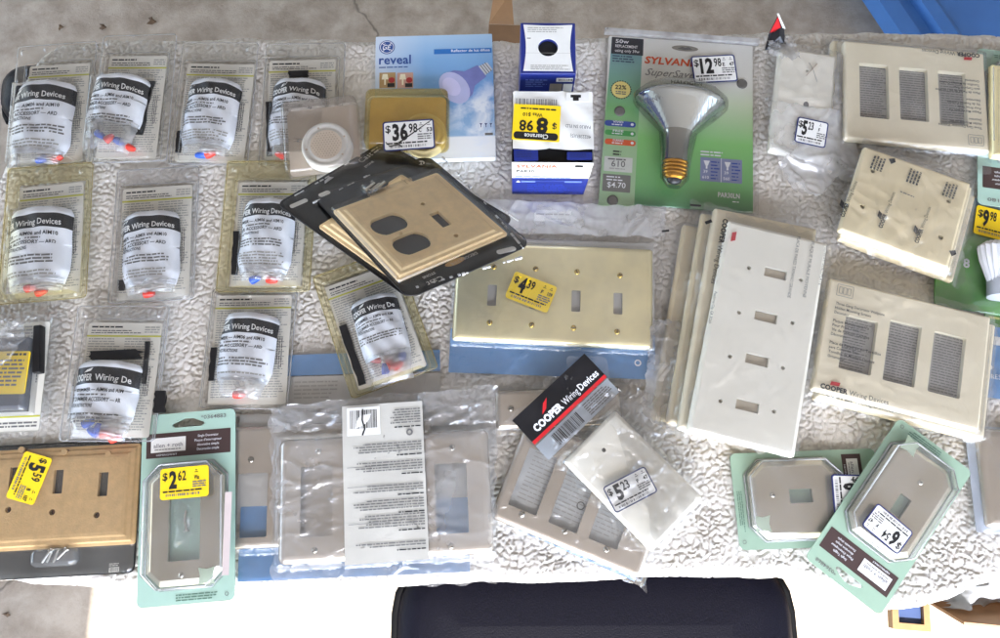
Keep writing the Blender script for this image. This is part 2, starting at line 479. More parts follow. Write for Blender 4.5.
def film_sheet(root, P, quad, mat, over=(), base=.0008, name='bag', seed=1, folds=14, amp=.0016, fall=.006, cell=.0022, wav=.0015, fold_w=.0016):
    """thin plastic draped over boxes (x0, x1, y0, y1, height) of the thing's own frame, with creases"""
    rg = np.random.RandomState(seed)
    k = [P.l(q[0], q[1], base) for q in quad]          # tl tr br bl
    W = max(math.dist(k[0], k[1]), math.dist(k[3], k[2])); H = max(math.dist(k[0], k[3]), math.dist(k[1], k[2]))
    nx = max(8, int(W / cell)); ny = max(8, int(H / cell))
    u, v = np.meshgrid(np.linspace(0, 1, nx), np.linspace(0, 1, ny))
    # wavy outline
    for q in range(3):
        f = rg.uniform(2, 9); ph = rg.uniform(0, 6)
        wv = wav * rg.uniform(.4, 1)
        vv = v + (wv / H) * np.sin(f * u * 6.28 + ph) * (np.abs(v - .5) * 2) ** 3
        uu = u + (wv / W) * np.sin(f * v * 6.28 + ph * 2) * (np.abs(u - .5) * 2) ** 3
        u, v = uu, vv
    X = (k[3][0] * (1 - u) + k[2][0] * u) * (1 - v) + (k[0][0] * (1 - u) + k[1][0] * u) * v
    Y = (k[3][1] * (1 - u) + k[2][1] * u) * (1 - v) + (k[0][1] * (1 - u) + k[1][1] * u) * v
    Z = np.full_like(X, base)
    for (x0, x1, y0, y1, t) in over:
        d = np.hypot(np.maximum(np.maximum(x0 - X, X - x1), 0), np.maximum(np.maximum(y0 - Y, Y - y1), 0))
        e = np.clip(1 - d / fall, 0, 1)
        Z = np.maximum(Z, base + t * e * e * (3 - 2 * e))
    fold_w = fold_w * .85
    for q in range(int(folds * 1.6)):
        x0 = rg.uniform(X.min(), X.max()); y0 = rg.uniform(Y.min(), Y.max())
        a = rg.uniform(0, 6.28); L = rg.uniform(.02, .11)
        ca, sa = math.cos(a), math.sin(a)
        s = (X - x0) * ca + (Y - y0) * sa; t = -(X - x0) * sa + (Y - y0) * ca
        t = t + rg.uniform(-6, 6) * s * s + .0025 * np.sin(s * rg.uniform(60, 200) + q)
        wd = rg.uniform(.6, 1.6) * fold_w
        Z += rg.uniform(.35, 1) * amp * np.exp(-(t / wd) ** 2) * np.clip(1.4 - np.abs(s) / L, 0, 1)
    for q in range(6):
        a = rg.uniform(0, 6.28); f = rg.uniform(25, 120)
        Z += .00022 * (1 + np.sin((X * math.cos(a) + Y * math.sin(a)) * f + rg.uniform(0, 6)))
    b = B(); b.grid(X, Y, Z, mat)
    return b.build(name, root)

def quad_box(P, quad, zl=0, pad=0):
    k = [P.l(q[0], q[1], zl) for q in quad]
    return (min(p[0] for p in k) - pad, max(p[0] for p in k) + pad, min(p[1] for p in k) - pad, max(p[1] for p in k) + pad)

def q_rect(P, quad, zl=0):
    """width, height and centre of a rectangle square to the pose"""
    k = [P.l(q[0], q[1], zl) for q in quad]
    x0 = (k[0][0] + k[3][0]) / 2; x1 = (k[1][0] + k[2][0]) / 2; y1 = (k[0][1] + k[1][1]) / 2; y0 = (k[3][1] + k[2][1]) / 2
    return x0, y0, x1, y1

def rr_of(P, quad, zl, r=.002):
    x0, y0, x1, y1 = q_rect(P, quad, zl)
    return rrect((x0 + x1) / 2, (y0 + y1) / 2, abs(x1 - x0), abs(y1 - y0), r)

# ------------------------------------------------------------------ dimmer packs
def sstep(d, r):
    e = np.clip(d / r, 0, 1); return e * e * (3 - 2 * e)

def dimmer(label, shell, card, pouch, z=.003, slope=(0, 0), mat=None, full=True, ext=.12, first='PER', lines=('MER \u2014 AIM06 and AIM10', 'ER ACCESSORY \u2014 ARD', 'NSTRUCTIONS'),
           nuts=(), body=(), seed=1, text=True):
    mat = mat or BLIS
    P = Pose(shell, z, slope)
    root = thing('dimmer_pack', label, 'dimmer pack', P, 'clear packs of dimmer switches on the left of the table')
    rg = random.Random(seed)
    # printed backing card
    b = B(); b.W, w, h = frame2(P, card, .0012)
    b.prism(rrect(w / 2, h / 2, w, h, .003), 0, .0006, CARDB); zz = .0008
    b.greek(w * .05, h * .955, w * .42, 1, h * .026, INK, zz, .55, seed=seed, ragged=0)
    b.greek(w * .05, h * .925, w * .7, 2, h * .02, MICRO, zz, .45, seed=seed + 1)
    b.rect(w * .0, h * .873, w, h * .887, zz, YLINE)
    b.greek(w * .77, h * .955, w * .2, 3, h * .022, MICRO2, zz, .5, seed=seed + 2, ragged=0)
    b.greek(w * .03, h * .85, w * .45, 36, h * .0225, MICRO2, zz, .42, seed=seed + 3)
    b.greek(w * .52, h * .85, w * .45, 36, h * .0225, MICRO2, zz, .42, seed=seed + 4)
    b.greek(w * .90, h * .60, h * .30, 3, w * .028, MICRO, zz + .0001, .45, rot=-math.pi / 2, seed=seed + 5)
    b.build('backing_card', root)
    # dark switch body seen round the pouch
    for q in body:
        x0, y0, x1, y1 = q_rect(P, q, .004)
        bb = B(); bb.W, ww, hh = frame2(P, q, .002)
        N_ = 7; ol = []
        for i in range(N_ + 1): ol.append((ww * (1 + .22 * (rg.random() - .5)), hh * i / N_))
        for i in range(N_, -1, -1): ol.append((ww * .22 * (rg.random() - .5), hh * i / N_))
        if ww > hh:
            ol = [(ww * q / hh, hh - p_ / ww * hh) if False else (p_, q) for p_, q in ol]
        bb.prism(ol, 0, .003, BLACKP)
        bb.build('dimmer_body', root)
    # folded instruction pouch, round like a pillow
    Wp, w, h = frame2(P, pouch, .006)
    Bz = .011
    def prof(u, v):
        a = max(0.0, 1 - abs(2 * u - 1) ** 2.6)
        e = max(0.0, min(1.0, (1.03 - v) / .10)); e2 = max(0.0, min(1.0, (v + ext + .02) / .16))
        wob = .0011 * math.sin(7 * u + seed) * math.sin(9 * v + seed * 1.7) + .0008 * math.sin(17 * u + 11 * v * (1 + .1 * (seed % 5)) + seed)
        return (Bz * (a ** .6) + wob) * (.35 + .65 * math.sqrt(e)) * (.3 + .7 * math.sqrt(e2))
    def warp(x, y, zq):
        u, v = x / w, y / h
        k = 1 - max(0.0, (.16 - v)) * (.9 if full else .35)
        k2 = 1 - .10 * max(0.0, v - .93) / .07
        xx = w / 2 + (x - w / 2) * k * k2
        yy = y - .05 * w * (2 * u - 1) ** 2 * (1 if v > .5 else .3)
        return Wp(xx, yy, prof(min(max(u, 0), 1), v) + zq)
    b = B(); b.W = warp
    nx, ny = 22, 50
    us = np.linspace(0, 1, nx); vs = np.linspace(0, 1, ny)
    U, V = np.meshgrid(us * w, vs * h)
    b0, b1 = (h - .37 * w) / h, (h - .12 * w) / h
    j0, j1 = round(b0 * (ny - 1)), round(b1 * (ny - 1))
    b.grid(U, V, np.zeros_like(U), PAPER, True, rowmat=lambda j: BAND if (text and j0 <= j < j1) else PAPER)
    e = .0004
    def yy(f): return h - f * w
    if text:
        b.text(first, w * .02, yy(.325), w * .098, WHITE, e, .045, width=w * (.17 if first == 'PER' else .18 if first == 'OPER' else .30 if first == 'COOPER' else .11))
        x1 = w * (.215 if first == 'PER' else .225 if first == 'OPER' else .36 if first == 'COOPER' else .155)
        if first == 'COOPER': b.text('Wiring De', x1, yy(.325), w * .098, WHITE, e, .014, width=w * .55)
        else: b.text('Wiring Devices', x1, yy(.325), w * .098, WHITE, e, .014, width=w * .72)
        lx = w * (.02 if first != 'COOPER' else .18)
        b.add([(lx, yy(.205), e), (lx + w * .10, yy(.175), e), (lx + w * .135, yy(.125), e), (lx + w * .035, yy(.155), e)], [(0, 1, 2, 3)], WHITE)
        b.text(lines[0], w * .03, yy(.50), w * .062, INK, e, .018, width=w * .80)
        b.greek(w * .03, yy(.56), w * .55, 1, w * .05, MICRO, e, .5, seed=seed, ragged=0)
        b.text(lines[1], w * .03, yy(.65), w * .062, INK, e, .018, width=w * .78)
        b.text(lines[2], w * .03, yy(.745), w * .055, INK, e, .018, width=w * .36)
        n1 = 3
        b.greek(w * .02, yy(.86), w * .94, n1, w * .055, MICRO, e, .5, seed=seed + 7, ragged=.2)
        if full:
            n2 = max(0, int((h - 1.16 * w) / (.055 * w)))
            b.greek(w * .04, yy(1.12), w * .9, n2, w * .055, MICRO2, e, .5, seed=seed + 8, ragged=.2)
    b.build('instruction_pouch', root)
    # clear lower end of the pouch with the wire nuts in it
    b = B(); b.W = warp
    U, V = np.meshgrid(np.linspace(0, 1, 18) * w, np.linspace(-ext, .06, 20) * h)
    rgn = np.random.RandomState(seed)
    b.grid(U, V, rgn.uniform(0, .0026, U.shape) + .0006, NUTFILM)
    b.build('pouch_film', root)
    for (px, py, col, ang) in nuts:
        x, y = P.l(px, py - 2.5, .010); a = R(ang); L = .011
        bb = B()
        dx, dy = math.cos(a) * L / 2, math.sin(a) * L / 2
        bb.tube([(x - dx, y - dy, .008), (x - dx * .4, y - dy * .4, .0085), (x + dx * .5, y + dy * .5, .009), (x + dx, y + dy, .009)], [.0042, .0044, .0034, .0022], NUTB if col == 'b' else NUTR, 9)
        bb.build('wire_nut', root)
    # moulded shell
    nx, ny = 64, 92
    X, Y = np.meshgrid(np.linspace(-P.w / 2, P.w / 2, nx), np.linspace(-P.h / 2, P.h / 2, ny))
    cx0, cy0, cx1, cy1 = q_rect(P, card, .001)
    def inside(x0, y0, x1, y1): return np.minimum(np.minimum(X - x0, x1 - X), np.minimum(Y - y0, y1 - Y))
    Z = np.full_like(X, .0008)
    d = inside(-P.w / 2, -P.h / 2, P.w / 2, P.h / 2)
    Z += .0032 * np.exp(-((d - .0045) / .0014) ** 2)
    Z = np.maximum(Z, .0008 + .0035 * sstep(inside(cx0 - .003, cy0 - .003, cx1 + .003, cy1 + .003), .003))
    q0, r0, q1, r1 = q_rect(P, pouch, .012); rlow = r0 - ext * (r1 - r0)
    Z = np.maximum(Z, .0035 + .0165 * sstep(inside(q0 - .005, rlow - .004, q1 + .005, r1 + .005), .006) ** .7)
    for sx in (-1, 1):
        Z = np.maximum(Z, .0008 + .006 * sstep(.0045 - np.hypot(X - sx * P.w * .40, Y - P.h * .43), .0022))
        for ty in (-.1, .18): Z = np.maximum(Z, .0008 + .004 * sstep(np.minimum(.0035 - np.abs(X - sx * (P.w / 2 - .006)), .006 - np.abs(Y - ty * P.h)), .002))
    for k in (-1, 0, 1):
        Z += .0022 * np.exp(-((np.hypot(X - k * .0075, Y - P.h * (.455 if k else .465)) - .0042) / .0013) ** 2)
    Z += rgn.normal(0, .00006, Z.shape)
    dome = inside(cx0 - .001, cy0 - .001, cx1 + .001, cy1 + .001) > 0
    b = B(); b.grid(X, Y, Z, mat, mask=dome, mat2=DOME)
    ol = rrect(0, 0, P.w, P.h, .004); ol.append(ol[0]); b.tube([(p[0], p[1], .0012) for p in ol], .0007, EDGEY if mat is BLISY else EDGE, 5)
    ol = rrect((cx0 + cx1) / 2, (cy0 + cy1) / 2, cx1 - cx0 + .008, cy1 - cy0 + .008, .004); ol.append(ol[0]); b.tube([(p[0], p[1], .0026) for p in ol], .0004, EDGE, 5)
    b.build('blister', root)
    return root, P

DL = ('MER \u2014 AIM06 and AIM10', 'ER ACCESSORY \u2014 ARD', 'NSTRUCTIONS')
DL2 = ('IMMER \u2014 AIM06 and AIM10', 'IMMER ACCESSORY \u2014 ARD', 'TION INSTRUCTIONS')
DL3 = ('T DIMMER \u2014 AIM06 and AIM', 'T DIMMER ACCESSORY \u2014 AR', 'ATION INSTRUCTIONS')
dimmer('clear dimmer pack at the top left table corner, a navy chair edge showing beside it',
       [(21, 49), (95, 41), (92, 166), (6, 169)], [(33, 68), (90, 62), (83, 162), (17, 165)], [(15, 80), (77, 88), (69, 156), (11, 158)], .004, mat=BLISG,
       first='ER', lines=('R \u2014 AIM06 and AIM10', 'R ACCESSORY \u2014 ARD', 'STRUCTIONS'), nuts=[(57, 160, 'r', 10), (40, 162, 'b', 200)], seed=11)
dimmer('clear dimmer pack with blue and red wire nuts spilling below a short white pouch',
       [(104, 37), (176, 35), (168, 162), (91, 163)], [(111, 57), (168, 56), (156, 159), (95, 159)], [(95, 73), (150, 81), (142, 131), (88, 123)], .007, mat=BLISG, full=False, ext=.5,
       first='OPER', lines=DL2, nuts=[(100, 137, 'b', -35), (109, 140, 'r', 35), (119, 144, 'b', -35), (130, 150, 'r', -25)],
       body=[[(146, 82), (152, 82), (146, 136), (128, 134)]], seed=12)
dimmer('third clear dimmer pack from the left in the back row, rounded white pouch',
       [(180, 42), (259, 45), (247, 165), (173, 164)], [(188, 63), (255, 66), (244, 163), (175, 162)], [(188, 78), (241, 86), (234, 150), (183, 146)], .005, mat=BLISG,
       first='PER', lines=DL, nuts=[(210, 156, 'r', 15), (200, 157, 'b', 190)], body=[[(178, 132), (183, 132), (181, 153), (176, 153)]], seed=13)
dimmer('clear dimmer pack half covered by the clear case of a white round puck light',
       [(264, 44), (345, 45), (341, 165), (262, 165)], [(267, 61), (335, 60), (334, 160), (267, 158)], [(272, 79), (325, 84), (322, 150), (270, 146)], .004, mat=BLISG,
       first='COOPER', lines=DL3, nuts=[(280, 157, 'r', 160)], body=[[(267, 103), (272, 103), (273, 156), (267, 157)], [(290, 72), (308, 72), (308, 78), (290, 78)]], seed=14)
dimmer('dimmer pack at the left frame edge below the corner pack, its bluish pouch puckered',
       [(7, 169), (92, 164), (88, 299), (1, 303)], [(19, 189), (83, 182), (82, 294), (17, 297)], [(8, 207), (73, 212), (71, 282), (11, 288)], .011, mat=BLISY,
       first='ER', lines=('ER \u2014 AIM06 and AIM10', 'ER ACCESSORY \u2014 ARD', 'NSTRUCTIONS'), nuts=[(30, 290, 'r', 5), (41, 294, 'r', 10)], ext=.1, seed=15)
dimmer('upright clear dimmer pack alone in the middle of the blanket with a squared white pouch',
       [(113, 169), (196, 170), (197, 301), (115, 301)], [(120, 188), (190, 187), (192, 297), (121, 299)], [(121, 213), (180, 214), (180, 282), (125, 291)], .003, mat=BLIS,
       first='PER', lines=DL, nuts=[(149, 296, 'r', 0)], ext=.1, body=[[(120, 281), (125, 281), (125, 291), (120, 291)]], seed=16)
dimmer('yellowed dimmer pack under the pointed black corner of the tan stone plate pack',
       [(228, 161), (315, 163), (312, 292), (217, 292)], [(239, 182), (305, 183), (303, 288), (231, 286)], [(242, 198), (295, 204), (292, 276), (241, 272)], .010, mat=BLISY,
       first='PER', lines=DL, nuts=[(255, 281, 'b', 20), (272, 282, 'r', -10)], ext=.1, body=[[(234, 232), (240, 232), (238, 275), (232, 275)]], seed=17)
dimmer('clear dimmer pack lying on the tan three switch plate, black body showing above its pouch',
       [(79, 304), (167, 309), (158, 441), (61, 441)], [(89, 322), (162, 324), (150, 438), (73, 437)], [(81, 359), (142, 364), (136, 422), (70, 417)], .014, mat=BLIS, full=False, ext=.34,
       first='COOPER', lines=DL3, nuts=[(88, 425, 'b', 20), (97, 431, 'b', 80), (106, 437, 'r', -10), (115, 440, 'r', 20), (92, 434, 'b', 150)],
       body=[[(94, 349), (140, 352), (140, 360), (94, 360)], [(146, 342), (150, 342), (147, 384), (143, 384)], [(156, 391), (167, 391), (165, 413), (155, 413)]], seed=19)
dimmer('clear dimmer pack just above the white barcode bag with a tapering white pouch',
       [(218, 289), (296, 290), (289, 408), (195, 409)], [(217, 297), (293, 294), (285, 404), (207, 405)], [(223, 311), (279, 317), (272, 387), (218, 378)], .007, mat=BLISG,
       first='PER', lines=DL, nuts=[(239, 397, 'r', 0)], ext=.22, body=[[(212, 348), (217, 348), (215, 381), (209, 381)]], seed=20)
dimmer('yellowed dimmer pack turned clockwise beside the brass switch plate',
       [(314, 277), (394, 250), (440, 367), (351, 399)], [(325, 285), (389, 268), (429, 363), (359, 393)], [(348, 303), (395, 293), (413, 350), (366, 364)], .009, mat=BLISY, full=False, ext=.42,
       first='COOPER', lines=DL3, nuts=[(376, 362, 'r', -40), (402, 357, 'b', 70), (398, 367, 'r', 10), (385, 371, 'b', 80), (390, 366, 'r', 100)],
       body=[[(339, 327), (346, 325), (367, 383), (360, 386)]], seed=21)

# the pack at the left edge that lies upside down with a yellow caution sticker
P = Pose([(-40, 311), (56, 314), (50, 440), (-46, 437)], .014)
g = thing('dimmer_pack', 'upside down clear pack with a yellow sticker on a dark dimmer switch', 'dimmer pack', P, 'clear packs of dimmer switches on the left of the table')
b = B(); b.W, w, h = frame2(P, [(-36, 322), (47, 325), (42, 434), (-42, 432)], .001)
b.prism(rrect(w / 2, h / 2, w, h, .003), 0, .0006, CARDB)
b.greek(w * .97, h * .06, w * .5, 2, h * .03, MICRO, .0008, .5, rot=math.pi, seed=3)
b.rect(0, h * .13, w, h * .145, .0008, YLINE); b.rect(0, h * .18, w * .86, h * .33, .0008, BAND)
b.greek(w * .9, h * .9, h * .5, 4, w * .03, MICRO, .0008, .5, rot=-math.pi / 2, seed=4)
b.greek(w * .5, h * .95, w * .4, 8, h * .03, MICRO2, .0008, .5, seed=5)
b.build('backing_card', g)
b = B(); x0, y0, x1, y1 = q_rect(P, [(-20, 338), (30, 340), (30, 410), (-22, 410)], .006)
b.plate('round', x1 - x0, y1 - y0, .004, [(0, .002), (0, .011), (.003, .014)], M('slate_dimmer_face', (52, 56, 68), .35, bump=.2), cx=(x0 + x1) / 2, cy=(y0 + y1) / 2)
b.build('dimmer_body', g)
b = B(); b.W, w, h = frame2(P, [(38, 328), (46, 326), (44, 374), (37, 374)], .003)
b.plate('round', w, h, .001, [(0, 0), (0, .008), (.0006, .009)], BLACKP, cx=w / 2, cy=h / 2); b.build('mounting_strap', g)
b = B(); b.W, w, h = frame2(P, [(-14, 350), (29, 353), (26, 396), (-16, 392)], .0145)
b.prism(rrect(w / 2, h / 2, w, h, .002), 0, .0002, YTAG)
b.greek(w * .45, h * .9, w * .5, 1, h * .09, INK, .0004, .6, seed=7)
b.greek(w * .05, h * .76, w * .88, 7, h * .095, MICRO, .0004, .5, seed=8); b.build('caution_sticker', g)
film_sheet(g, P, [(-40, 325), (36, 318), (14, 362), (-40, 380)], FILMW, base=.019, name='crumpled_wrap', seed=5, folds=30, amp=.004, fold_w=.0018)
X, Y = np.meshgrid(np.linspace(-P.w / 2, P.w / 2, 60), np.linspace(-P.h / 2, P.h / 2, 80))
d = np.minimum(np.minimum(X + P.w / 2, P.w / 2 - X), np.minimum(Y + P.h / 2, P.h / 2 - Y))
Z = .0008 + .0022 * np.exp(-((d - .005) / .0018) ** 2) + .0165 * sstep(np.minimum(np.minimum(X - x0 + .006, x1 + .006 - X), np.minimum(Y - y0 + .006, y1 + .012 - Y)), .006) ** .7
b = B(); b.grid(X, Y, Z, BLIS); b.build('blister', g)

# ------------------------------------------------------------------ puck light cases
def puck(label, quad, disc, rad, z, mat, face, dots, slope=(0, 0), name='puck_light_case'):
    P = Pose(quad, z, slope)
    g = thing(name, label, 'puck light', P)
    cx, cy = P.l(disc[0], disc[1], .012)
    r = rad * .00104
    b = B()
    ring = M('frosted_ring_' + name, face, .4, var=.06)
    b.lathe(cx, cy, [(r, .002), (r, .012), (r * .97, .0145), (r * .86, .015), (r * .82, .0135), (r * .74, .0125), (r * .70, .014), (r * .60, .0142)], ring, 40)
    pl = b.build('puck_light', g)
    if dots:
        b = B(); lens = M('perforated_lens', (236, 224, 208), .5); hole = M('lens_hole', (206, 190, 170), .6)
        b.face(circle(cx, cy, r * .64, 40), .0146, lens)
        for i in range(-6, 7):
            for j in range(-6, 7):
                x = (i + (j % 2) * .5) * r * .115; y = j * r * .10
                if x * x + y * y < (r * .58) ** 2: b.face(circle(cx + x, cy + y, r * .032, 7), .0148, hole)
        for a in (.35, 1.9, 3.3, 5.6): b.face(circle(cx + r * .80 * math.cos(a), cy + r * .80 * math.sin(a), r * .045, 8), .0143, hole)
        b.build('lens', pl)
    b = B(); W, H = P.w, P.h
    b.plate('round', W, H, .008, [(0, 0), (.0012, .004), (.001, .017), (.0035, .020), (.0065, .0205), (.008, .0195)], mat, smooth=True)
    bt = rrect(0, 0, W * .98, H * .98, .008)
    b.face(bt, .0006, mat)
    b.build('blister', g)
    b = B()
    b.rect(-W * .46, -H * .46, W * .46, H * .46, .0012, M('liner_' + name, (190, 176, 160) if dots else (206, 178, 116), .6), .006)
    b.build('liner', g)
    return g, P
puck('clear square case holding a white round puck light with a dotted lens', [(282, 111), (360, 101), (364, 174), (290, 180)], (326.5, 145.6), 26, .022, SMOKE, (236, 238, 236), True)
g, P = puck('amber yellowed square case with a crossed out price sticker on it', [(368, 96), (447, 96), (452, 156), (365, 151)], (424, 134), 24, .010, AMBER, (216, 196, 140), False, name='amber_light_case')
price_sticker(g, P, [(382, 122), (434, 119), (435, 148), (384, 152)], '36', '98', False, .0212, strike=True, codes=('C', '53'), seed=5)

# ------------------------------------------------------------------ light bulb carton with sky print
P = Pose([(375, 37), (492, 34), (496, 158), (375, 160)], .0, zl=.009)
g = thing('bulb_carton', 'flat sky blue light bulb carton with a lilac reflector bulb printed on it', 'bulb box', P)
W, H = P.w, P.h
skyc = ramp_card('sky_print', [(0, (232, 233, 230)), (.165, (236, 238, 238)), (.175, (150, 184, 216)), (.5, (104, 150, 204)), (.8, (124, 168, 210)), (1, (164, 194, 220))], -H / 2, H / 2, clouds=1)
b = B(); b.prism(rrect(0, 0, W, H, .0012), 0, .009, skyc)
z = .0092
def qx(px, py): return P.l(px, py, .009)
cx, cy = qx(387, 47.5); GB = M('logo_blue', (38, 74, 140), .4)
r = .0092
b.face(circle(cx, cy, r, 24), z, GB)
WI = M('white_ink', (235, 236, 238), .5)
def ringf(b, cx, cy, r0, r1, z, mat, n=24, a0=0, a1=6.2832):
    vs = []; fs = []
    for i in range(n + 1):
        a = a0 + (a1 - a0) * i / n
        vs += [(cx + r0 * math.cos(a), cy + r0 * math.sin(a), z), (cx + r1 * math.cos(a), cy + r1 * math.sin(a), z)]
    for i in range(n): fs.append((2 * i, 2 * i + 1, 2 * i + 3, 2 * i + 2))
    b.add(vs, fs, mat)
ringf(b, cx, cy, r * .80, r * .88, z + .0002, WI)
b.text('GE', cx, cy - r * .34, r * .68, WI, z + .0003, .01, align='C', shear=.3, sx=.85)
for a in (.6, 2.2, 3.8, 5.4): ringf(b, cx + r * .68 * math.cos(a), cy + r * .68 * math.sin(a), r * .12, r * .19, z + .0002, WI, 10, a, a + 4)
x, y = qx(379, 64.5); x2, _ = qx(411, 60); b.text('reveal', x, y, .0115, GB, z, .022, width=x2 - x)
b.greek(x, y - .005, (x2 - x) * .9, 1, .0035, GB, z, .4, seed=1, ragged=0)
WARM = M('photo_warm', (170, 140, 96), .5); SHADE = M('photo_lamp_white', (235, 228, 205), .5); DRED = M('photo_red', (168, 50, 52), .5)
for k, xa in enumerate((379.5, 397.2)):
    x0, y1 = qx(xa, 73); x1, y0 = qx(xa + 16, 88)
    b.rect(x0, y0, x1, y1, z, WARM if k == 0 else M('photo_pink', (196, 156, 142), .5))
    w, h = x1 - x0, y1 - y0
    b.face([(x0 + w * .14, y0 + h * .55), (x0 + w * .56, y0 + h * .55), (x0 + w * .5, y0 + h * .9), (x0 + w * .2, y0 + h * .9)], z + .0002, SHADE)
    b.rect(x0 + w * .3, y0 + h * .2, x0 + w * .4, y0 + h * .55, z + .0002, SHADE)
    b.face(circle(x0 + w * .76, y0 + h * .5, w * .2, 12), z + .0002, DRED); b.rect(x0 + w * .5, y0 + h * .05, x0 + w * .95, y0 + h * .3, z + .0002, BAND)
b.greek(qx(379, 92)[0], qx(379, 92)[1], .03, 1, .003, MICRO2, z, .4, seed=9)
x0, y0 = qx(434, 54.5); x1, y1 = qx(491.5, 48)
b.rect(x0, y0, x1, y1, z, M('banner_blue', (44, 112, 184), .4)); b.text('Reflector de luz difusa', x0 + .020, y0 + .0022, .0034, WI, z + .0002, .012, width=x1 - x0 - .022)
LIL = M('lilac_bulb_print', (176, 180, 216), .35, var=.12, vs=30); LILD = M('lilac_bulb_shade_print', (116, 122, 178), .35, var=.15, vs=60)
# printed bulb picture
hx, hy = qx(454.5, 88); nx_, ny_ = qx(482, 71)
a = math.atan2(ny_ - hy, nx_ - hx); ca, sa = math.cos(a), math.sin(a)
def bp(t, s): return (hx + t * ca - s * sa, hy + t * sa + s * ca)
L = math.hypot(nx_ - hx, ny_ - hy)
b.face([bp(0, .0215), bp(0, -.0215), bp(.012, -.019), bp(.021, -.011), bp(L, -.009), bp(L, .009), bp(.021, .011), bp(.012, .019)], z + .0001, LILD)
b.face([bp(t * .0155, s * .0222) for t, s in [(math.cos(q * math.pi / 12), math.sin(q * math.pi / 12)) for q in range(24)]], z + .0002, LIL)
b.face([bp(-.002 + t * .009, .003 + s * .013) for t, s in [(math.cos(q * math.pi / 12), math.sin(q * math.pi / 12)) for q in range(24)]], z + .0003, M('lilac_glow_print', (196, 194, 226), .3))
b.face([bp(L, -.007), bp(L + .011, -.0055), bp(L + .011, .0055), bp(L, .007)], z + .0002, M('base_print', (196, 200, 204), .35))
for k in range(3): b.face([bp(L + .002 + k * .003, -.0068), bp(L + .003 + k * .003, -.0068), bp(L + .003 + k * .003, .0068), bp(L + .002 + k * .003, .0068)], z + .0003, MICRO)
for k in range(3):
    x, y = qx(481 + k * 5, 125); b.face([(x - .0016, y + .002), (x - .0004, y), (x - .0004, y - .003), (x + .0004, y - .003), (x + .0004, y), (x + .0016, y + .002)], z, NAVY)
x, y = qx(485, 135.5); b.rect(x, y, x + .009, y + .003, z, MICRO)
b.build('carton', g)

# ------------------------------------------------------------------ two upright bulb boxes
P = Pose([(520, 22), (575, 24), (576, 74), (521, 74)], 0, zl=.080)
g = thing('bulb_box', 'upright blue bulb box with a round black hole in its white top', 'bulb box', P)
W, H, T = P.w, P.h, .080
b = B()
b.prism([(-W / 2, -H / 2), (W / 2, -H / 2), (W / 2, H / 2), (-W / 2, H / 2)], 0, T - .004, ROYAL, bottom=True)
hx, hy = P.l(548, 48, T)
hole = circle(hx, hy, .0105, 24)
b.plate('round', W, H, .001, [(0, T - .004), (0, T - .0004), (.0006, T)], ROYAL, [hole], .0035)
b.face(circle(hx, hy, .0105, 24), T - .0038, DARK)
b.build('carton', g)
b = B(); w2, h2 = W * .45, H * .455
n = 8
out = []
for i in range(n + 1): out.append((-w2 + 2 * w2 * i / n, h2 - .001 * math.sin(math.pi * i / n)))
for i in range(1, n): out.append((w2 - .0028 * math.sin(math.pi * i / n), h2 - 2 * h2 * i / n))
for i in range(n + 1): out.append((w2 - 2 * w2 * i / n, -h2))
for i in range(1, n): out.append((-w2 + .0028 * math.sin(math.pi * i / n), -h2 + 2 * h2 * i / n))
b.fill(out, [circle(hx, hy, .0105, 24)], T + .0007, WHITE, .0006)
b.greek(-w2 * .82, h2 * .84, w2 * 1.5, 3, .0024, MICRO2, T + .0009, .45, seed=1)
b.greek(-w2 * .85, h2 * .38, w2 * .2, 1, .0024, MICRO, T + .0009, .45, seed=2)
b.greek(-w2 * .7, -h2 * .78, w2 * 1.6, 3, .0022, MICRO2, T + .0009, .45, seed=3)
b.rect(-w2 * .9, -h2 * .235, w2 * .93, -h2 * .225, T + .0009, MICRO2)
b.build('top_flap', g)
b = B()      # print on the side that faces the viewer
b.W = lambda x, y, zq: (-W / 2 + x, -H / 2 - .0003 - zq, y)
b.rect(W * .66, T - .014, W * .96, T - .007, .0001, WHITE); b.barcode(W * .68, T - .012, W * .26, .004, INK, .0003)
b.rect(W * .55, T - .05, W * .78, T - .018, .0001, M('taupe_panel', (150, 142, 130), .5)); b.rect(W * .80, T - .05, W * .97, T - .018, .0001, WHITE)
b.greek(W * .1, T - .012, W * .42, 4, .004, M('pale_blue_print', (110, 130, 200), .5), .0001, .4, seed=4)
b.build('side_print', g)

P = Pose([(513, 92), (593, 92.5), (593, 161), (511, 163)], 0, zl=.083)
g = thing('bulb_box', 'torn bulb box with a yellow upside down clearance sticker across its crushed white top', 'bulb box', P)
W, H, T = P.w, P.h, .083
b = B()
taper = .96
lo = [(-W / 2 * taper, -H / 2 * taper), (W / 2 * taper, -H / 2 * taper), (W / 2 * taper, H / 2), (-W / 2 * taper, H / 2)]
hi = [(-W / 2, -H / 2), (W / 2, -H / 2), (W / 2, H / 2), (-W / 2, H / 2)]
def lerp(t): return [(a[0] * (1 - t) + c[0] * t, a[1] * (1 - t) + c[1] * t, T * t) for a, c in zip(lo, hi)]
b.loft([lerp(0), lerp(.52)], ROYAL, False, capb=True)
b.loft([lerp(.52), lerp(.985)], WHITE, False)
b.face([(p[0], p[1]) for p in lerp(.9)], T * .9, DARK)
b.build('carton', g)
b = B()
b.W = lambda x, y, zq: (-W / 2 * (taper + (1 - taper) * y / T) + x, -H / 2 * (taper + (1 - taper) * y / T) - .0004 - zq, y)
b.text('SYLVANIA', W * .06, T * .84, T * .085, ORANGE, .0001, .02, width=W * .5); b.text('PAR30', W * .06, T * .70, T * .075, INK, .0001, .01, width=W * .22)
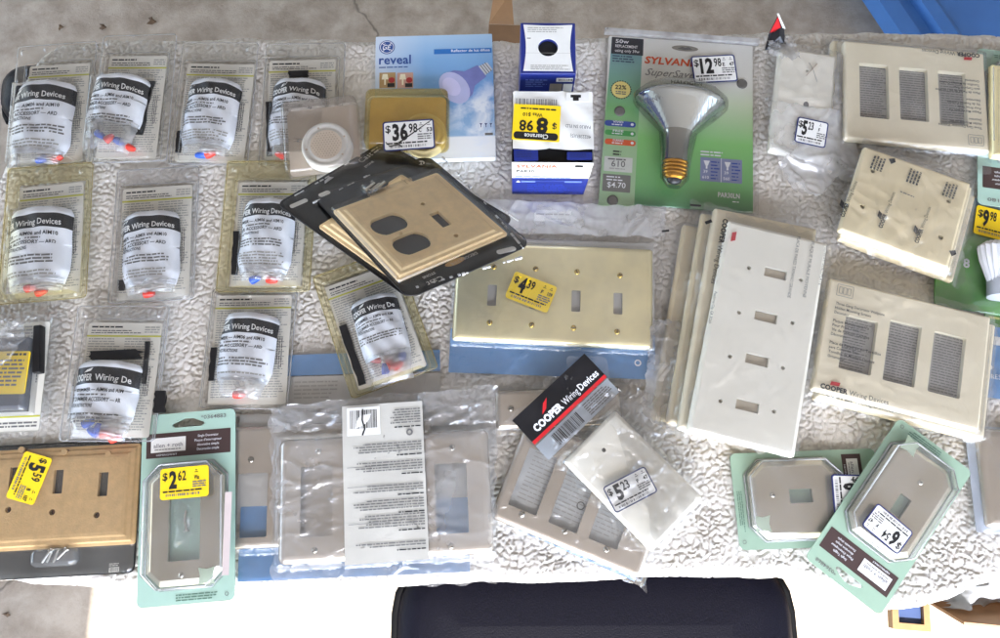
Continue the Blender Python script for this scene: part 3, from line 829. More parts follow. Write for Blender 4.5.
b.rect(W * .78, T * .86, W * .88, T * .92, .0001, INK); ringf(b, W * .84, T * .75, .0016, .0022, .0001, MICRO, 12)
PB = M('pale_blue_print', (110, 130, 200), .5)
b.greek(W * .04, T * .57, W * .85, 2, T * .045, PB, .0001, .4, seed=5)
b.rect(W * .12, T * .40, W * .9, T * .45, .0001, PB); b.face([(W * .05, T * .40), (W * .11, T * .40), (W * .08, T * .46)], .0001, WHITE)
b.rect(W * .30, T * .405, W * .68, T * .445, .0003, ROYAL)
b.greek(W * .2, T * .32, W * .6, 5, T * .055, M('mid_blue_print', (52, 70, 170), .5), .0001, .4, seed=6)
b.build('front_print', g)
b = B(); rg = np.random.RandomState(2)
y0f = P.l(552, 150, T)[1]
X, Y = np.meshgrid(np.linspace(-W * .49, W * .50, 30), np.linspace(y0f, H * .50, 26))
Zf = T + .0010 + .0012 * np.sin(X * 160 + Y * 60) * np.cos(Y * 120) + .0016 * np.exp(-((X - W * .02 - Y * .2) / .002) ** 2)
b.grid(X, Y, Zf, WHITE); b.build('top_flap', g)
for q in ([(514, 150), (538, 148.5), (538, 160), (514, 162)], [(567, 153), (592, 152), (592, 160), (567, 160)]):
    b = B(); b.W, w, h = frame2(P, q, T - .001); b.prism(rrect(w / 2, h / 2, w, h, .001), 0, .0006, ROYAL)
    b.greek(w * .1, h * .7, w * .7, 3, h * .2, NAVY, .0008, .5, seed=8)
    b.build('torn_flap', g)
b = B(); b.W, w, h = frame2(P, [(559, 143), (513, 139), (513, 103), (561, 107)], T + .0032)
b.prism(rrect(w / 2, h / 2, w, h, .001), 0, .0002, YTAG); z = .0005
b.text('$', w * .07, h * .50, h * .16, INK, z, .02); b.text('8', w * .25, h * .38, h * .40, INK, z, .045, width=w * .25); b.text('98', w * .56, h * .46, h * .28, INK, z, .025, width=w * .30)
b.text('Was $10', w * .38, h * .24, h * .10, INK, z, .01, width=w * .42)
b.prism(rrect(w * .5, h * .87, w * .94, h * .20, h * .09), .0003, .0004, INK); b.text('Clearance', w * .24, h * .82, h * .12, WHITE, .0007, .02, width=w * .5)
b.greek(w * .1, h * .10, w * .8, 1, h * .08, INK, z, .5, seed=3); b.build('clearance_sticker', g)
b = B(); b.W, w, h = frame2(P, [(592, 147), (562, 143), (563, 108), (592, 110)], T + .0034)
b.text('PAR30 SN FLD', w * .05, h * .45, h * .09, MICRO, .0002, .01, width=w * .85); b.text('40223EU(5)', w * .02, h * .72, h * .09, MICRO, .0002, .01, width=w * .7)
b.build('box_code', g)
b = B(); b.W, w, h = frame2(P, [(516, 98), (556, 100), (556, 106), (516, 104)], T + .0036)
b.barcode(0, 0, w, h, MICRO, 0, 0, 4)
b.W, w, h = frame2(P, [(566, 93), (589, 93), (589, 102), (566, 102)], T + .003)
b.prism(rrect(w / 2, h / 2, w, h, .0005), 0, .0003, WHITE); b.rect(w * .2, h * .45, w * .65, h * .75, .0005, INK); b.rect(w * .3, h * .1, w * .55, h * .5, .0006, INK)
b.build('end_print', g)

# ------------------------------------------------------------------ halogen bulb blister card
P = Pose([(605, 33), (763, 44), (752, 211), (593, 208)], .002)
g = thing('halogen_bulb_pack', 'green and white blister card holding a silver reflector bulb with brass base', 'light bulb', P)
W, H = P.w, P.h
card = [(612, 36), (755, 47), (750, 209), (597, 207)]
gr = ramp_card('green_print', [(0, (84, 138, 96)), (.12, (118, 180, 112)), (.38, (138, 206, 118)), (.62, (212, 228, 194)), (.74, (234, 235, 226)), (1, (240, 240, 234))], -H * .49, H * .49)
b = B(); b.W, w, h = frame2(P, card, .001)
b.prism(rrect(w / 2, h / 2, w, h, .002), 0, .0006, gr)
b.W = None; z = .0020
def l(px, py): return P.l(px, py, .002)
def rq(px0, py0, px1, py1, mat, zz=z, r=.0008):
    x0, y1 = l(px0, py0); x1, y0 = l(px1, py1); b.rect(x0, y0, x1, y1, zz, mat, r)
    return x0, y0, x1, y1
colm = ramp_card('column_print', [(0, (160, 190, 150)), (.3, (164, 198, 150)), (.55, (124, 188, 116)), (.8, (130, 178, 172)), (1, (110, 150, 180))], -H * .49, H * .49)
k = [l(612, 37), l(643, 39), l(634, 208), l(598, 207)]; b.face([k[3], k[2], k[1], k[0]], .0018, colm)
x0, y0, x1, y1 = rq(612, 37, 643, 56, M('dark_navy_panel', (34, 38, 50), .4))
w, h = x1 - x0, y1 - y0
b.text('50w', x0 + w * .12, y0 + h * .66, h * .22, WI, .0023, .02, width=w * .42); b.text('REPLACEMENT', x0 + w * .12, y0 + h * .40, h * .16, WI, .0023, .02, width=w * .7)
b.text('using only 39w', x0 + w * .12, y0 + h * .13, h * .17, WI, .0023, .01, width=w * .76)
b.greek(x0 + w * .05, y0 - h * .16, w * .8, 3, .0034, M('column_text', (60, 84, 110), .5), .0022, .5, seed=2)
x, y = l(644.5, 63); x2, y2 = l(697, 54); b.text('SYLVANIA', x, y, .0088, ORANGE, z, .035, shear=.15, width=.066)
SV = M('silver_script', (150, 150, 146), .3, .4)
x, y = l(645, 75); b.text('SuperSaver', x, y, .0092, SV, z, .01, shear=.45, width=.064)
x, y = l(671, 83.5); b.text('HALOGEN', x, y, .0050, INK, z, .02, width=.036)
cx, cy = l(621, 90); star = []
for i in range(48): rr = .0125 if i % 2 else .0108; star.append((cx + rr * math.cos(i * math.pi / 24), cy + rr * math.sin(i * math.pi / 24)))
b.face(star, .0022, INK); b.face(circle(cx, cy, .0108, 30), .0024, M('pale_yellow_disc', (244, 228, 140), .4))
b.text('22%', cx - .007, cy + .0005, .0052, INK, .0027, .02, width=.013); b.greek(cx - .006, cy - .0035, .012, 2, .0026, MICRO, .0027, .5, seed=4, ragged=.1)
DOT = M('grey_security_dot', (120, 118, 114), .3, .3)
for px, py in ((619.7, 111.4), (742, 84), (612.6, 200.5)):
    x, y = l(px, py); b.lathe(x, y, [(.0062, .002), (.0060, .0028), (.004, .003)], DOT, 20)
for (py0, py1, m, t) in ((120, 128, BLUED, 'VIVID'), (129.5, 137, GREENI, 'FREE'), (138.5, 146.5, ORANGE, 'DURABLE')):
    x0, y0, x1, y1 = rq(605, py0, 635.5, py1, m, .0022, .003); b.text(t, x0 + .009, y0 + .0042, .0028, WI, .0025, .02, width=.012); b.greek(x0 + .008, y0 + .0015, .014, 1, .003, WI, .0025, .45, seed=7)
    b.face(circle(x1 - .004, (y0 + y1) / 2, .0018, 10), .0025, WI)
x, y = l(613, 152); b.greek(x, y, .010, 2, .0036, INK, .0022, .5, seed=5, ragged=.1)
x0, y0, x1, y1 = rq(604.5, 156, 632, 173, M('pale_stat_panel', (212, 214, 204), .5)); b.text('610', (x0 + x1) / 2, y0 + .006, .0075, MICRO, .0023, .008, align='C'); b.greek(x0 + .004, y1 - .004, .02, 1, .0035, MICRO, .0023, .5, seed=1, ragged=0); b.greek(x0 + .006, y0 + .003, .018, 1, .0025, MICRO2, .0023, .5, seed=1)
x0, y0, x1, y1 = rq(603, 173.5, 630, 193, M('grey_stat_panel', (122, 120, 114), .5)); b.text('$4.70', (x0 + x1) / 2, y0 + .005, .0065, WI, .0023, .006, align='C'); b.greek(x0 + .004, y1 - .004, .022, 2, .0035, WI, .0023, .4, seed=2)
x0, y0, x1, y1 = rq(700.5, 157, 742, 184, M('lavender_panel', (134, 142, 176), .5)); xm = (x0 + x1) / 2
for xa in (x0, xm):
    ww = xm - x0
    b.face([(xa + ww * .15, y1 - .004), (xa + ww * .45, y1 - .004), (xa + ww * .36, y1 - .010), (xa + ww * .24, y1 - .010)], .0023, WI); b.rect(xa + ww * .26, y1 - .014, xa + ww * .34, y1 - .010, .0023, WI)
    b.greek(xa + ww * .5, y1 - .006, ww * .42, 3, .004, BLUED, .0023, .4, seed=3)
    b.text('39', xa + ww * .15, y0 + .010, .0035, WI, .0023, .01); b.text('610' if xa == x0 else '560', xa + ww * .10, y0 + .003, .0035, WI, .0023, .01); b.greek(xa + ww * .5, y0 + .011, ww * .4, 3, .004, BLUED, .0023, .35, seed=6)
b.rect(xm - .0003, y0, xm + .0003, y1, .0023, WI)
b.greek(x0, y1 + .006, .026, 2, .0038, WI, .0022, .45, seed=8); x, y = l(718, 197); b.text('PAR30LN', x, y, .0058, WI, z, .02, width=.024); b.greek(x + .016, y - .005, .008, 1, .003, WI, z, .4, seed=9)
x, y = l(685, 48.5); b.face(circle(x, y, .0155, 24, .0038), .0019, M('hang_slot_shadow', (150, 146, 136), .6)); b.face([(x - .009, y - .001), (x - .003, y + .002), (x, y + .0005), (x + .004, y + .002), (x + .009, y - .001), (x, y - .0025)], .0022, MICRO)
b.build('backing_card', g)
# bulb
lb = lambda px, py: P.l(px, py, .024)
ax0 = Vector(lb(682, 89)); ax1 = Vector(lb(673.5, 198)); dv = (ax1 - ax0); Lb = dv.length; dv.normalize(); sv = Vector((-dv.y, dv.x))
def lathe_lying(b, prof, mat, n=28, zc=.020, squash=.62, smooth=True, flute=0):
    rings = []
    for t, r_ in prof:
        fl_ = [1 + flute * (1 if i % 2 else -1) for i in range(n)]; r = r_
        rings.append([(ax0.x + dv.x * t + sv.x * r * math.cos(a), ax0.y + dv.y * t + sv.y * r * math.cos(a), zc + squash * r * math.sin(a)) for a in [2 * math.pi * i / n for i in range(n)]])
        if flute: cx_, cy_, cz_ = ax0.x + dv.x * t, ax0.y + dv.y * t, zc; rings[-1] = [(cx_ + (p[0] - cx_) * f_, cy_ + (p[1] - cy_) * f_, cz_ + (p[2] - cz_) * f_) for p, f_ in zip(rings[-1], fl_)]
    b.loft(rings, mat, smooth, True, True)
Rb = (Vector(lb(725, 103)) - Vector(lb(636.5, 103))).length / 2
refl_m, nt, nd, lk, p = new_mat('silver_reflector')
p.inputs['Base Color'].default_value = S(186, 192, 192); p.inputs['Metallic'].default_value = .92; p.inputs['Roughness'].default_value = .11
tc = nd.new('ShaderNodeTexCoord'); mp = nd.new('ShaderNodeMapping'); mp.inputs['Scale'].default_value = (500, 30, 30); lk.new(tc.outputs['Object'], mp.inputs['Vector'])
nn = noise_node(nd, lk, 1, 2, .5, mp.outputs['Vector']); bm_ = nd.new('ShaderNodeBump'); bm_.inputs['Strength'].default_value = .35; bm_.inputs['Distance'].default_value = .001
lk.new(nn.outputs['Fac'], bm_.inputs['Height']); lk.new(bm_.outputs['Normal'], p.inputs['Normal'])
b = B()
lathe_lying(b, [(0, Rb * .35), (.004, Rb * .68), (.009, Rb * .90), (.0130, Rb * 1.0), (.0150, Rb * 1.0), (.0175, Rb * .95), (.028, Rb * .73), (.042, Rb * .47), (.051, Rb * .33)], refl_m, n=64, flute=.011)
bl = b.build('bulb', g)
b = B(); lathe_lying(b, [(.0505, Rb * .33), (.056, Rb * .28), (.072, Rb * .255), (.088, Rb * .255)], M('glass_neck', (150, 150, 144), .12, .8)); b.build('neck', bl)
b = B(); pr = []
for i in range(17):
    t = .0875 + i * .0011; pr.append((t, Rb * (.262 + .022 * math.sin(i * 1.57))))
lathe_lying(b, pr + [(.1075, Rb * .2), (.1095, Rb * .16)], GOLD); lathe_lying(b, [(.1090, Rb * .17), (.1125, Rb * .14), (.1145, Rb * .07)], BLACKP); b.build('screw_base', bl)
# blister
b = B()
lathe_lying(b, [(-.005, Rb * .30), (.001, Rb * .86), (.011, Rb * 1.07), (.018, Rb * 1.07), (.030, Rb * .86), (.044, Rb * .58), (.052, Rb * .43), (.088, Rb * .33), (.108, Rb * .32), (.118, Rb * .16)], DOME, zc=.021, squash=.64)
b.plate('round', W, H, .002, [(0, 0), (0, .0022), (.0015, .0036)], DOME)
b.box(-W / 2, H / 2 - .004, .001, W / 2, H / 2 + .002, .007, EDGE)
b.build('blister', g)
for t, px, py, ra in (('WHITE', 652, 104, .62), ('JU', 704, 98, -.5)):
    b = B(); x, y = P.l(px, py, .040); b.text(t, x, y, .006, MICRO if t == 'WHITE' else INK, .0405, .01, rot=ra)
    b.build('bulb_marking', bl)

price_sticker(g, P, [(691, 57), (735, 54), (737, 80), (694, 85)], '12', '98', False, .0048, codes=('E', '47'), seed=8)

# ------------------------------------------------------------------ cast stone plate packs
def logo_i(b, x, y, r, mat, z, rot=0):
    ringf(b, x, y, r * .55, r, z, mat, 18)
    ca, sa = math.cos(rot), math.sin(rot)
    for a, w_, h_ in ((0, .18, 1.0),):
        pts = [(-r * .15, -r * .8), (r * .15, -r * .8), (r * .15, r * .8), (-r * .15, r * .8)]
        b.face([(x + p * ca - q * sa, y + p * sa + q * ca) for p, q in pts], z + .0002, mat)
    b.face([(x + p * ca - q * sa, y + p * sa + q * ca) for p, q in [(r * .8, -r * .25), (r * 1.9, -r * .12), (r * 1.9, r * .12), (r * .8, r * .25)]], z, mat)
ST = [(0, 0), (0, .0022), (.003, .0026), (.0045, .0042), (.008, .0046), (.010, .0058), (.013, .0062)]
cardq = [(311, 204), (432, 147), (527, 254), (410, 290)]
pq = [(326, 210), (440, 168), (507, 234), (403, 273)]
P = Pose(pq, .078, (-.05, -.6), zl=.0074)
g = thing('stone_plate_pack', 'upper black carded pack with a tan outlet and switch plate, lying tilted', 'wall plate', P, 'black carded packs of tan stone wall plates')
kx0, ky0, kx1, ky1 = q_rect(P, cardq, .001); W, H = kx1 - kx0, ky1 - ky0; kcx, kcy = (kx0 + kx1) / 2, (ky0 + ky1) / 2
b = B(); b.prism(rrect(kcx, kcy, W, H, .012), 0, .0012, BLACKC)
for q in ([(318, 195), (328, 190), (331, 193), (321, 198)], [(496, 251), (514, 246), (517, 250), (498, 255)]):
    b.W, w, h = frame2(P, q, .0014); b.prism(rrect(w / 2, h / 2, w, h, h * .45), 0, .0004, WHITE)
b.W = None
x, y = P.l(455, 262, .0014); b.face(circle(x, y, .011, 20, .004), .0016, STONE2)
a = math.atan2(P.l(330, 185)[1] - P.l(430, 150)[1], P.l(330, 185)[0] - P.l(430, 150)[0])
x, y = P.l(442, 277, .0014); b.text('Cast', x, y + .002, .0065, WHITE, .0016, .0, rot=a, shear=.2); b.text('STONE', x - .002, y + .010, .003, WHITE, .0016, .01, rot=a)
x, y = P.l(476, 252, .0014); b.text('DECORATIVE', x, y, .0035, WHITE, .0016, .01, rot=a)
x, y = P.l(421, 163, .0014); logo_i(b, x, y, .0042, WHITE, .0016, 2.6); x, y = P.l(417, 158, .0014); b.text('GALLERIA', x, y, .0028, WHITE, .0016, 0, rot=a)
wear = M('worn_card_edge', (205, 205, 205), .6)
for (pa, pb) in (((432, 146), (484, 202)), ((313, 203), (372, 174)), ((484, 202), (527, 253)), ((412, 289), (470, 272)), ((470, 272), (527, 256))):
    xa, ya = P.l(*pa, .001); xb, yb = P.l(*pb, .001)
    n = 14; rg = random.Random(int(pa[0]))
    for i in range(n):
        if rg.random() < .45: continue
        t0, t1 = i / n, (i + .5 + rg.random() * .5) / n
        k = max(-W / 2, min(W / 2, 0))
        q0 = (xa + (xb - xa) * t0, ya + (yb - ya) * t0); q1 = (xa + (xb - xa) * t1, ya + (yb - ya) * t1)
        b.tube([(*q0, .001), (*q1, .001)], .0011 * (.5 + rg.random()), wear, 4)
b.build('backing_card', g)
x0, y0, x1, y1 = q_rect(P, pq, .0074); pw, ph = x1 - x0, y1 - y0; cx, cy = (x0 + x1) / 2, (y0 + y1) / 2
def hole_at(px, py, w, h, kind='rect'):
    x, y = P.l(px, py, .0074 if P.n.y < -.1 or P.n.y > .1 else .0077)
    if kind == 'rect': return [(x - w / 2, y - h / 2), (x + w / 2, y - h / 2), (x + w / 2, y + h / 2), (x - w / 2, y + h / 2)]
    if kind == 'dup': return duplex_hole(x, y, w, h)
    return circle(x, y, w / 2, 12)
s_ = pw / .116
holes = [hole_at(440.5, 219, .010 * s_, .024 * s_), hole_at(389, 223.5, .034 * s_, .028 * s_, 'dup'), hole_at(411.5, 242.5, .034 * s_, .028 * s_, 'dup'),
         hole_at(423, 204, .005, .005, 'c'), hole_at(456, 235.5, .005, .005, 'c'), hole_at(401, 233.5, .004, .004, 'c')]
b = B(); b.plate('round', pw, ph, .003, [(i, z + .0012) for i, z in ST], STONE, holes, .004, cx, cy, smooth=False)
b.rect(cx - pw * .42, cy - ph * .42, cx + pw * .42, cy + ph * .42, .0034, M('slate_paper', (74, 74, 78), .6))
b.build('wall_plate', g)
b = B()
for i, (px, py) in enumerate(((369, 187), (374, 188), (379, 186))):
    x, y = P.l(px, py, .006); b.tube([(x - .006, y - .003, .006), (x + .008, y + .003, .006)], .0018, CHROME, 6); b.tube([(x - .006, y - .003, .006), (x - .008, y - .004, .006)], .0032, CHROME, 8)
b.build('screws', g)
b = B(); b.plate('round', W * .985, H * .985, .010, [(0, .0013), (.002, .0022), (.006, .0024)], DOME, cx=kcx, cy=kcy)
b.W = None
bx = (cx - pw / 2 - .002, cx + pw / 2 + .002, cy - ph / 2 - .002, cy + ph / 2 + .002)
b.plate('round', pw + .006, ph + .006, .005, [(0, .0024), (.001, .0080), (.0025, .0092)], DOME, cx=cx, cy=cy)
x, y = P.l(374, 186, .008); b.plate('round', .028, .016, .005, [(0, .0024), (.001, .010), (.003, .012)], DOME, cx=x, cy=y)
b.build('blister', g)

P2 = Pose([(279, 206), (381, 141), (519, 221), (404, 296)], .062, (-.05, -.5))
g2 = thing('stone_plate_pack', 'lower black carded pack of a tan plate, its torn corners sticking out beneath another', 'wall plate', P2, 'black carded packs of tan stone wall plates')
W, H = P2.w, P2.h
b = B(); b.prism(rrect(0, 0, W, H, .008), 0, .0012, BLACKC)
b.W, w, h = frame2(P2, [(289, 206), (306, 198), (308, 201), (292, 209)], .0014); b.prism(rrect(w / 2, h / 2, w, h, h * .4), 0, .0004, WHITE)
b.W = None
x, y = P2.l(371, 161, .0014); a2 = math.atan2(P2.ex.y, P2.ex.x)
b.text('Cast', *P2.l(362, 163, .0014), .0075, WHITE, .0016, 0, rot=.1, shear=.2); b.text('STONE', *P2.l(366, 168, .0014), .003, WHITE, .0016, .01, rot=.1); b.greek(*P2.l(372, 152, .0014), .011, 2, .004, WHITE, .0016, .5, seed=3, rot=.1)
b.W, w, h = frame2(P2, [(322, 182), (331, 176), (334, 178), (325, 184)], .0014); b.prism([(0, 0), (w, h * .2), (w * .8, h), (w * .2, h * .7)], 0, .0006, wear); b.W = None
for (pa, pb) in (((279, 205), (330, 176)), ((335, 172), (381, 141)), ((381, 141), (415, 158)), ((500, 208), (519, 221))):
    xa, ya = P2.l(*pa, .001); xb, yb = P2.l(*pb, .001); rg = random.Random(int(pa[0]) + 5)
    for i in range(10):
        if rg.random() < .4: continue
        t0, t1 = i / 10, (i + .6 + rg.random() * .4) / 10
        b.tube([(xa + (xb - xa) * t0, ya + (yb - ya) * t0, .001), (xa + (xb - xa) * t1, ya + (yb - ya) * t1, .001)], .0010, wear, 4)
b.build('backing_card', g2)
x0, y0, x1, y1 = q_rect(P2, [(313, 222), (400, 170), (480, 215), (388, 266)], .011)
b = B(); b.plate('round', x1 - x0, y1 - y0, .003, [(i, z + .0012) for i, z in ST], STONE, (), 0, (x0 + x1) / 2, (y0 + y1) / 2, smooth=False); b.build('wall_plate', g2)
b = B(); b.plate('round', W * .97, H * .97, .008, [(0, .0013), (.002, .0022), (.006, .0024)], DOME); b.build('blister', g2)

# three switch stone plate at the lower left
P = Pose([(-26, 440), (140, 446), (137, 576), (-30, 578)], .002)
g = thing('stone_plate_pack', 'tan three switch stone plate on a black card at the front left corner', 'wall plate', P, 'black carded packs of tan stone wall plates')
W, H = P.w, P.h
b = B(); b.prism(rrect(0, 0, W, H, .006), 0, .0012, BLACKC)
b.W, w, h = frame2(P, [(109, 567), (119, 567), (119, 572), (109, 572)], .0014); b.prism(rrect(w / 2, h / 2, w, h, .0004), 0, .0002, WHITE); b.barcode(w * .1, h * .1, w * .8, h * .8, INK, .0004); b.greek(0, h * 1.6, w, 2, h * .35, WHITE, .0004, .5, seed=1)
b.W = None
b.build('backing_card', g)
pq = [(-15, 444), (138, 450), (133, 551), (-20, 546)]
x0, y0, x1, y1 = q_rect(P, pq, .0077); pw, ph = x1 - x0, y1 - y0; cx, cy = (x0 + x1) / 2, (y0 + y1) / 2
tg = [(14, 479), (58, 481.5), (103, 484)]
holes = [hole_at(px, py, .0095, .0235) for px, py in tg]
for px, py in ((21, 449.6), (64, 452), (108, 454), (8, 509.6), (52, 512), (96.5, 515)): holes.append(hole_at(px, py, .0062, .0062, 'c'))
b = B(); b.plate('round', pw, ph, .003, [(i * 1.0, z + .0015) for i, z in ST], STONE2, holes, .0042, cx, cy, smooth=False)
b.rect(cx - pw * .46, cy - ph * .40, cx + pw * .46, cy + ph * .42, .0030, DARK)
pl = b.build('wall_plate', g)
for px, py in ((21, 449.6), (64, 452), (108, 454), (8, 509.6), (52, 512), (96.5, 515)):
    x, y = P.l(px, py, .011); bb = B(); bb.lathe(x, y, [(.0030, .0056), (.0012, .0050)], M('bronze_screw', (92, 62, 44), .35, .7), 12); bb.build('screw', pl)
b = B()
for px, py, a in ((46, 557, 1.0), (50, 556, 1.2), (56, 556, 1.3), (62, 554, .8)):
    x, y = P.l(px, py, .004); ca, sa = math.cos(a), math.sin(a)
    b.tube([(x - ca * .006, y - sa * .006, .004), (x + ca * .006, y + sa * .006, .004)], .0013, CHROME, 6); b.tube([(x + ca * .006, y + sa * .006, .004), (x + ca * .0075, y + sa * .0075, .004)], .003, CHROME, 8)
b.build('screws', g)
b = B(); b.plate('round', W * .985, H * .985, .006, [(0, .0013), (.002, .003), (.006, .0034)], BLISG)
b.plate('round', pw + .004, ph + .004, .004, [(0, .003), (.0004, .0082), (.002, .0090)], film('very_clear_blister', haze=.02, refl=.03, rough=.1, bump=.1), cx=cx, cy=cy)
x, y = P.l(54, 557, .006); b.plate('round', .045, .018, .006, [(0, .0034), (.002, .010), (.005, .011)], BLIS, cx=x, cy=y)
b.build('blister', g)
price_sticker(g, P, [(53, 458.5), (33, 506), (6, 497), (24.7, 451)], '5', '59', True, .0096, codes=('B', '107'), seed=12)

# ------------------------------------------------------------------ metal plates in bags
def metal_plate(root, P, quad, mat, holes_px, hw, hh, screws, t=.0055, zb=.0012, smat=CHROME, r=.004, hole_r=.0012, edge=.006):
    x0, y0, x1, y1 = q_rect(P, quad, t + zb); pw, ph = x1 - x0, y1 - y0; cx, cy = (x0 + x1) / 2, (y0 + y1) / 2
    hs = []
    for px, py in holes_px:
        x, y = P.l(px, py, t + zb); hs.append(rrect(x, y, hw, hh, hole_r, 3))
    prof = [(0, zb)] + [(edge * (1 - math.cos(a)), zb + t * math.sin(a)) for a in (.3, .6, .9, 1.2, math.pi / 2)]
    b = B(); b.plate('round', pw, ph, r, prof, mat, hs, .0012, cx, cy)
    pl = b.build('wall_plate', root)
    for i, (px, py) in enumerate(screws):
        x, y = P.l(px, py, t + zb); screw(pl, x, y, zb + t, .0031, smat, rnd.uniform(0, 3))
    return (x0, x1, y0, y1, zb + t)

# brass four switch
bagq = [(461, 203), (666, 210), (657, 385), (444, 388)]
P = Pose(bagq, .006)
g = thing('brass_plate_pack', 'shiny brass four switch plate in a clear bag with yellow price sticker', 'wall plate', P)
b = B(); b.W, w, h = frame2(P, [(451, 330), (656, 334), (654, 374), (448, 378)], .0008)
b.prism(rrect(w / 2, h / 2, w, h, .001), 0, .0004, BLUEC)
b.text('BRAINERD', w * .965, h * .76, h * .11, WI, .0007, .01, rot=math.pi, width=w * .10); ringf(b, w * .915, h * .36, .0022, .0036, .0007, WI, 16)
b.greek(w * .22, h * .70, w * .16, 4, h * .07, M('pale_blue_lettering', (170, 196, 220), .5), .0007, .4, rot=math.pi, seed=2)
b.build('insert_card', g)
b = B(); b.W, w, h = frame2(P, [(534, 210), (577, 211), (577, 222), (534, 221)], .0032)
b.prism(rrect(w / 2, h / 2, w, h, .0006), 0, .0003, WHITE); b.greek(w * .05, h * .55, w * .9, 1, h * .3, MICRO2, .0005, .5, seed=1); b.build('bag_label', g)
b = B(); b.W, w, h = frame2(P, [(458, 238), (656, 243), (652, 330), (455, 330)], .0010); b.rect(0, 0, w, h, 0, GREYPAPER); b.build('insert_back', g)
bb_ = metal_plate(g, P, [(459, 241), (656, 247), (651, 346), (450, 343)], BRASS, [(492, 295), (534, 298), (576, 301), (618, 303.5)], .0095, .0235,
                  [(494, 267), (535.6, 269), (577, 272), (620, 275.6), (489.6, 322.6), (531.6, 325), (573.6, 328), (617, 331.7)], smat=BRASSC)
film_sheet(g, P, bagq, FILM, over=[(bb_[0], bb_[1], bb_[2], bb_[3], bb_[4] + .0022)], base=.0016, seed=31, folds=26, amp=.0015)
film_sheet(g, P, [(468, 199), (666, 208), (664, 238), (462, 232)], SKIRT, base=.0042, seed=32, folds=9, amp=.002, wav=.0008, fold_w=.0026, name='bag_seal')
price_sticker(g, P, [(515, 270), (557, 288), (547, 314), (505.6, 296.7)], '4', '39', True, .0115, codes=('F', '109'), seed=20)

# steel four opening plate lowest, far left
P = Pose([(236, 414), (470, 404), (472, 577), (238, 580)], .0005)
g = thing('steel_plate_pack', 'steel plate with blue insert beside the mint card, mostly under the barcode bag', 'wall plate', P, 'steel wall plates in clear bags')
b = B(); b.W, w, h = frame2(P, [(239, 504), (468, 500), (470, 575), (240, 578)], .0006); b.prism(rrect(w / 2, h / 2, w, h, .001), 0, .0004, BLUEC)
b.W, w, h = frame2(P, [(238, 416), (468, 406), (468, 505), (238, 506)], .0006); b.prism(rrect(w / 2, h / 2, w, h, .001), 0, .0003, GREYPAPER)
b.build('insert_card', g)
bb_ = metal_plate(g, P, [(226, 426), (430, 418), (434, 545), (228, 546)], STEELV, [(252, 505)], .030, .062, [(251, 459.6), (296, 458)], r=.006)
film_sheet(g, P, [(237, 413), (470, 404), (472, 578), (238, 581)], FILM, over=[(bb_[0], bb_[1], bb_[2], bb_[3], bb_[4] + .0015)], base=.0015, seed=33, folds=18)

# sliver of a second bag behind the dimmer packs
P = Pose([(286, 350), (440, 345), (442, 408), (284, 412)], .0005)
g = thing('steel_plate_pack', 'bag with a blue strip showing only between two dimmer packs', 'wall plate', P, 'steel wall plates in clear bags')
b = B(); b.W, w, h = frame2(P, [(287, 355), (440, 350), (440, 372), (287, 375)], .0006); b.prism(rrect(w / 2, h / 2, w, h, .001), 0, .0004, BLUEC)
b.W, w, h = frame2(P, [(287, 377), (440, 373), (440, 406), (286, 409)], .0006); b.prism(rrect(w / 2, h / 2, w, h, .001), 0, .0004, GREYPAPER); b.greek(w * .05, h * .8, w * .3, 5, h * .12, MICRO2, .0007, .4, seed=3); b.build('insert_card', g)
film_sheet(g, P, [(286, 350), (440, 345), (442, 408), (284, 412)], FILM, base=.0016, seed=34, folds=12)

# steel plate under the tilted one
P = Pose([(492, 386), (640, 378), (650, 500), (496, 505)], .0005)
g = thing('steel_plate_pack', 'steel plate of which one rounded corner peeks out under the black bag header', 'wall plate', P, 'steel wall plates in clear bags')
bb_ = metal_plate(g, P, [(495, 391), (620, 384), (624, 424), (496, 430)], STEELV, [], .03, .06, [(511, 408.5)])
film_sheet(g, P, [(492, 386), (640, 378), (645, 440), (494, 445)], FILM, over=[(bb_[0], bb_[1], bb_[2], bb_[3], bb_[4] + .0015)], base=.0014, seed=35, folds=10)

# tilted steel three opening plate
P = Pose([(528, 418), (679, 473), (638, 577), (488, 519)], .0075)
g = thing('steel_plate_pack', 'tilted steel plate with three openings, running under the bag of a white blank plate', 'wall plate', P, 'steel wall plates in clear bags')
b = B(); b.W, w, h = frame2(P, [(540, 422), (676, 476), (637, 566), (503, 512)], .0005); b.prism(rrect(w / 2, h / 2, w, h, .001), 0, .0003, M('pale_insert', (198, 200, 198), .5, var=.1))
b.greek(w * .05, h * .85, w * .9, 16, h * .045, MICRO2, .0006, .25, seed=5); ringf(b, w * .48, h * .35, .003, .0042, .0006, MICRO, 16)
b.rect(0, -.012, w, 0, .0001, BLUEC)
b.build('insert_card', g)
bb_ = metal_plate(g, P, [(528, 418), (679, 473), (638, 577), (488, 519)], STEEL, [(533, 481), (573, 498.5), (613, 514.5)], .0295, .060, [(522, 514), (565, 531), (606.5, 549)], r=.007, edge=.006)
film_sheet(g, P, [(533, 410), (690, 470), (646, 590), (487, 527)], FILM, over=[(bb_[0], bb_[1], bb_[2], bb_[3], bb_[4] + .0018)], base=.0012, seed=36, folds=20)

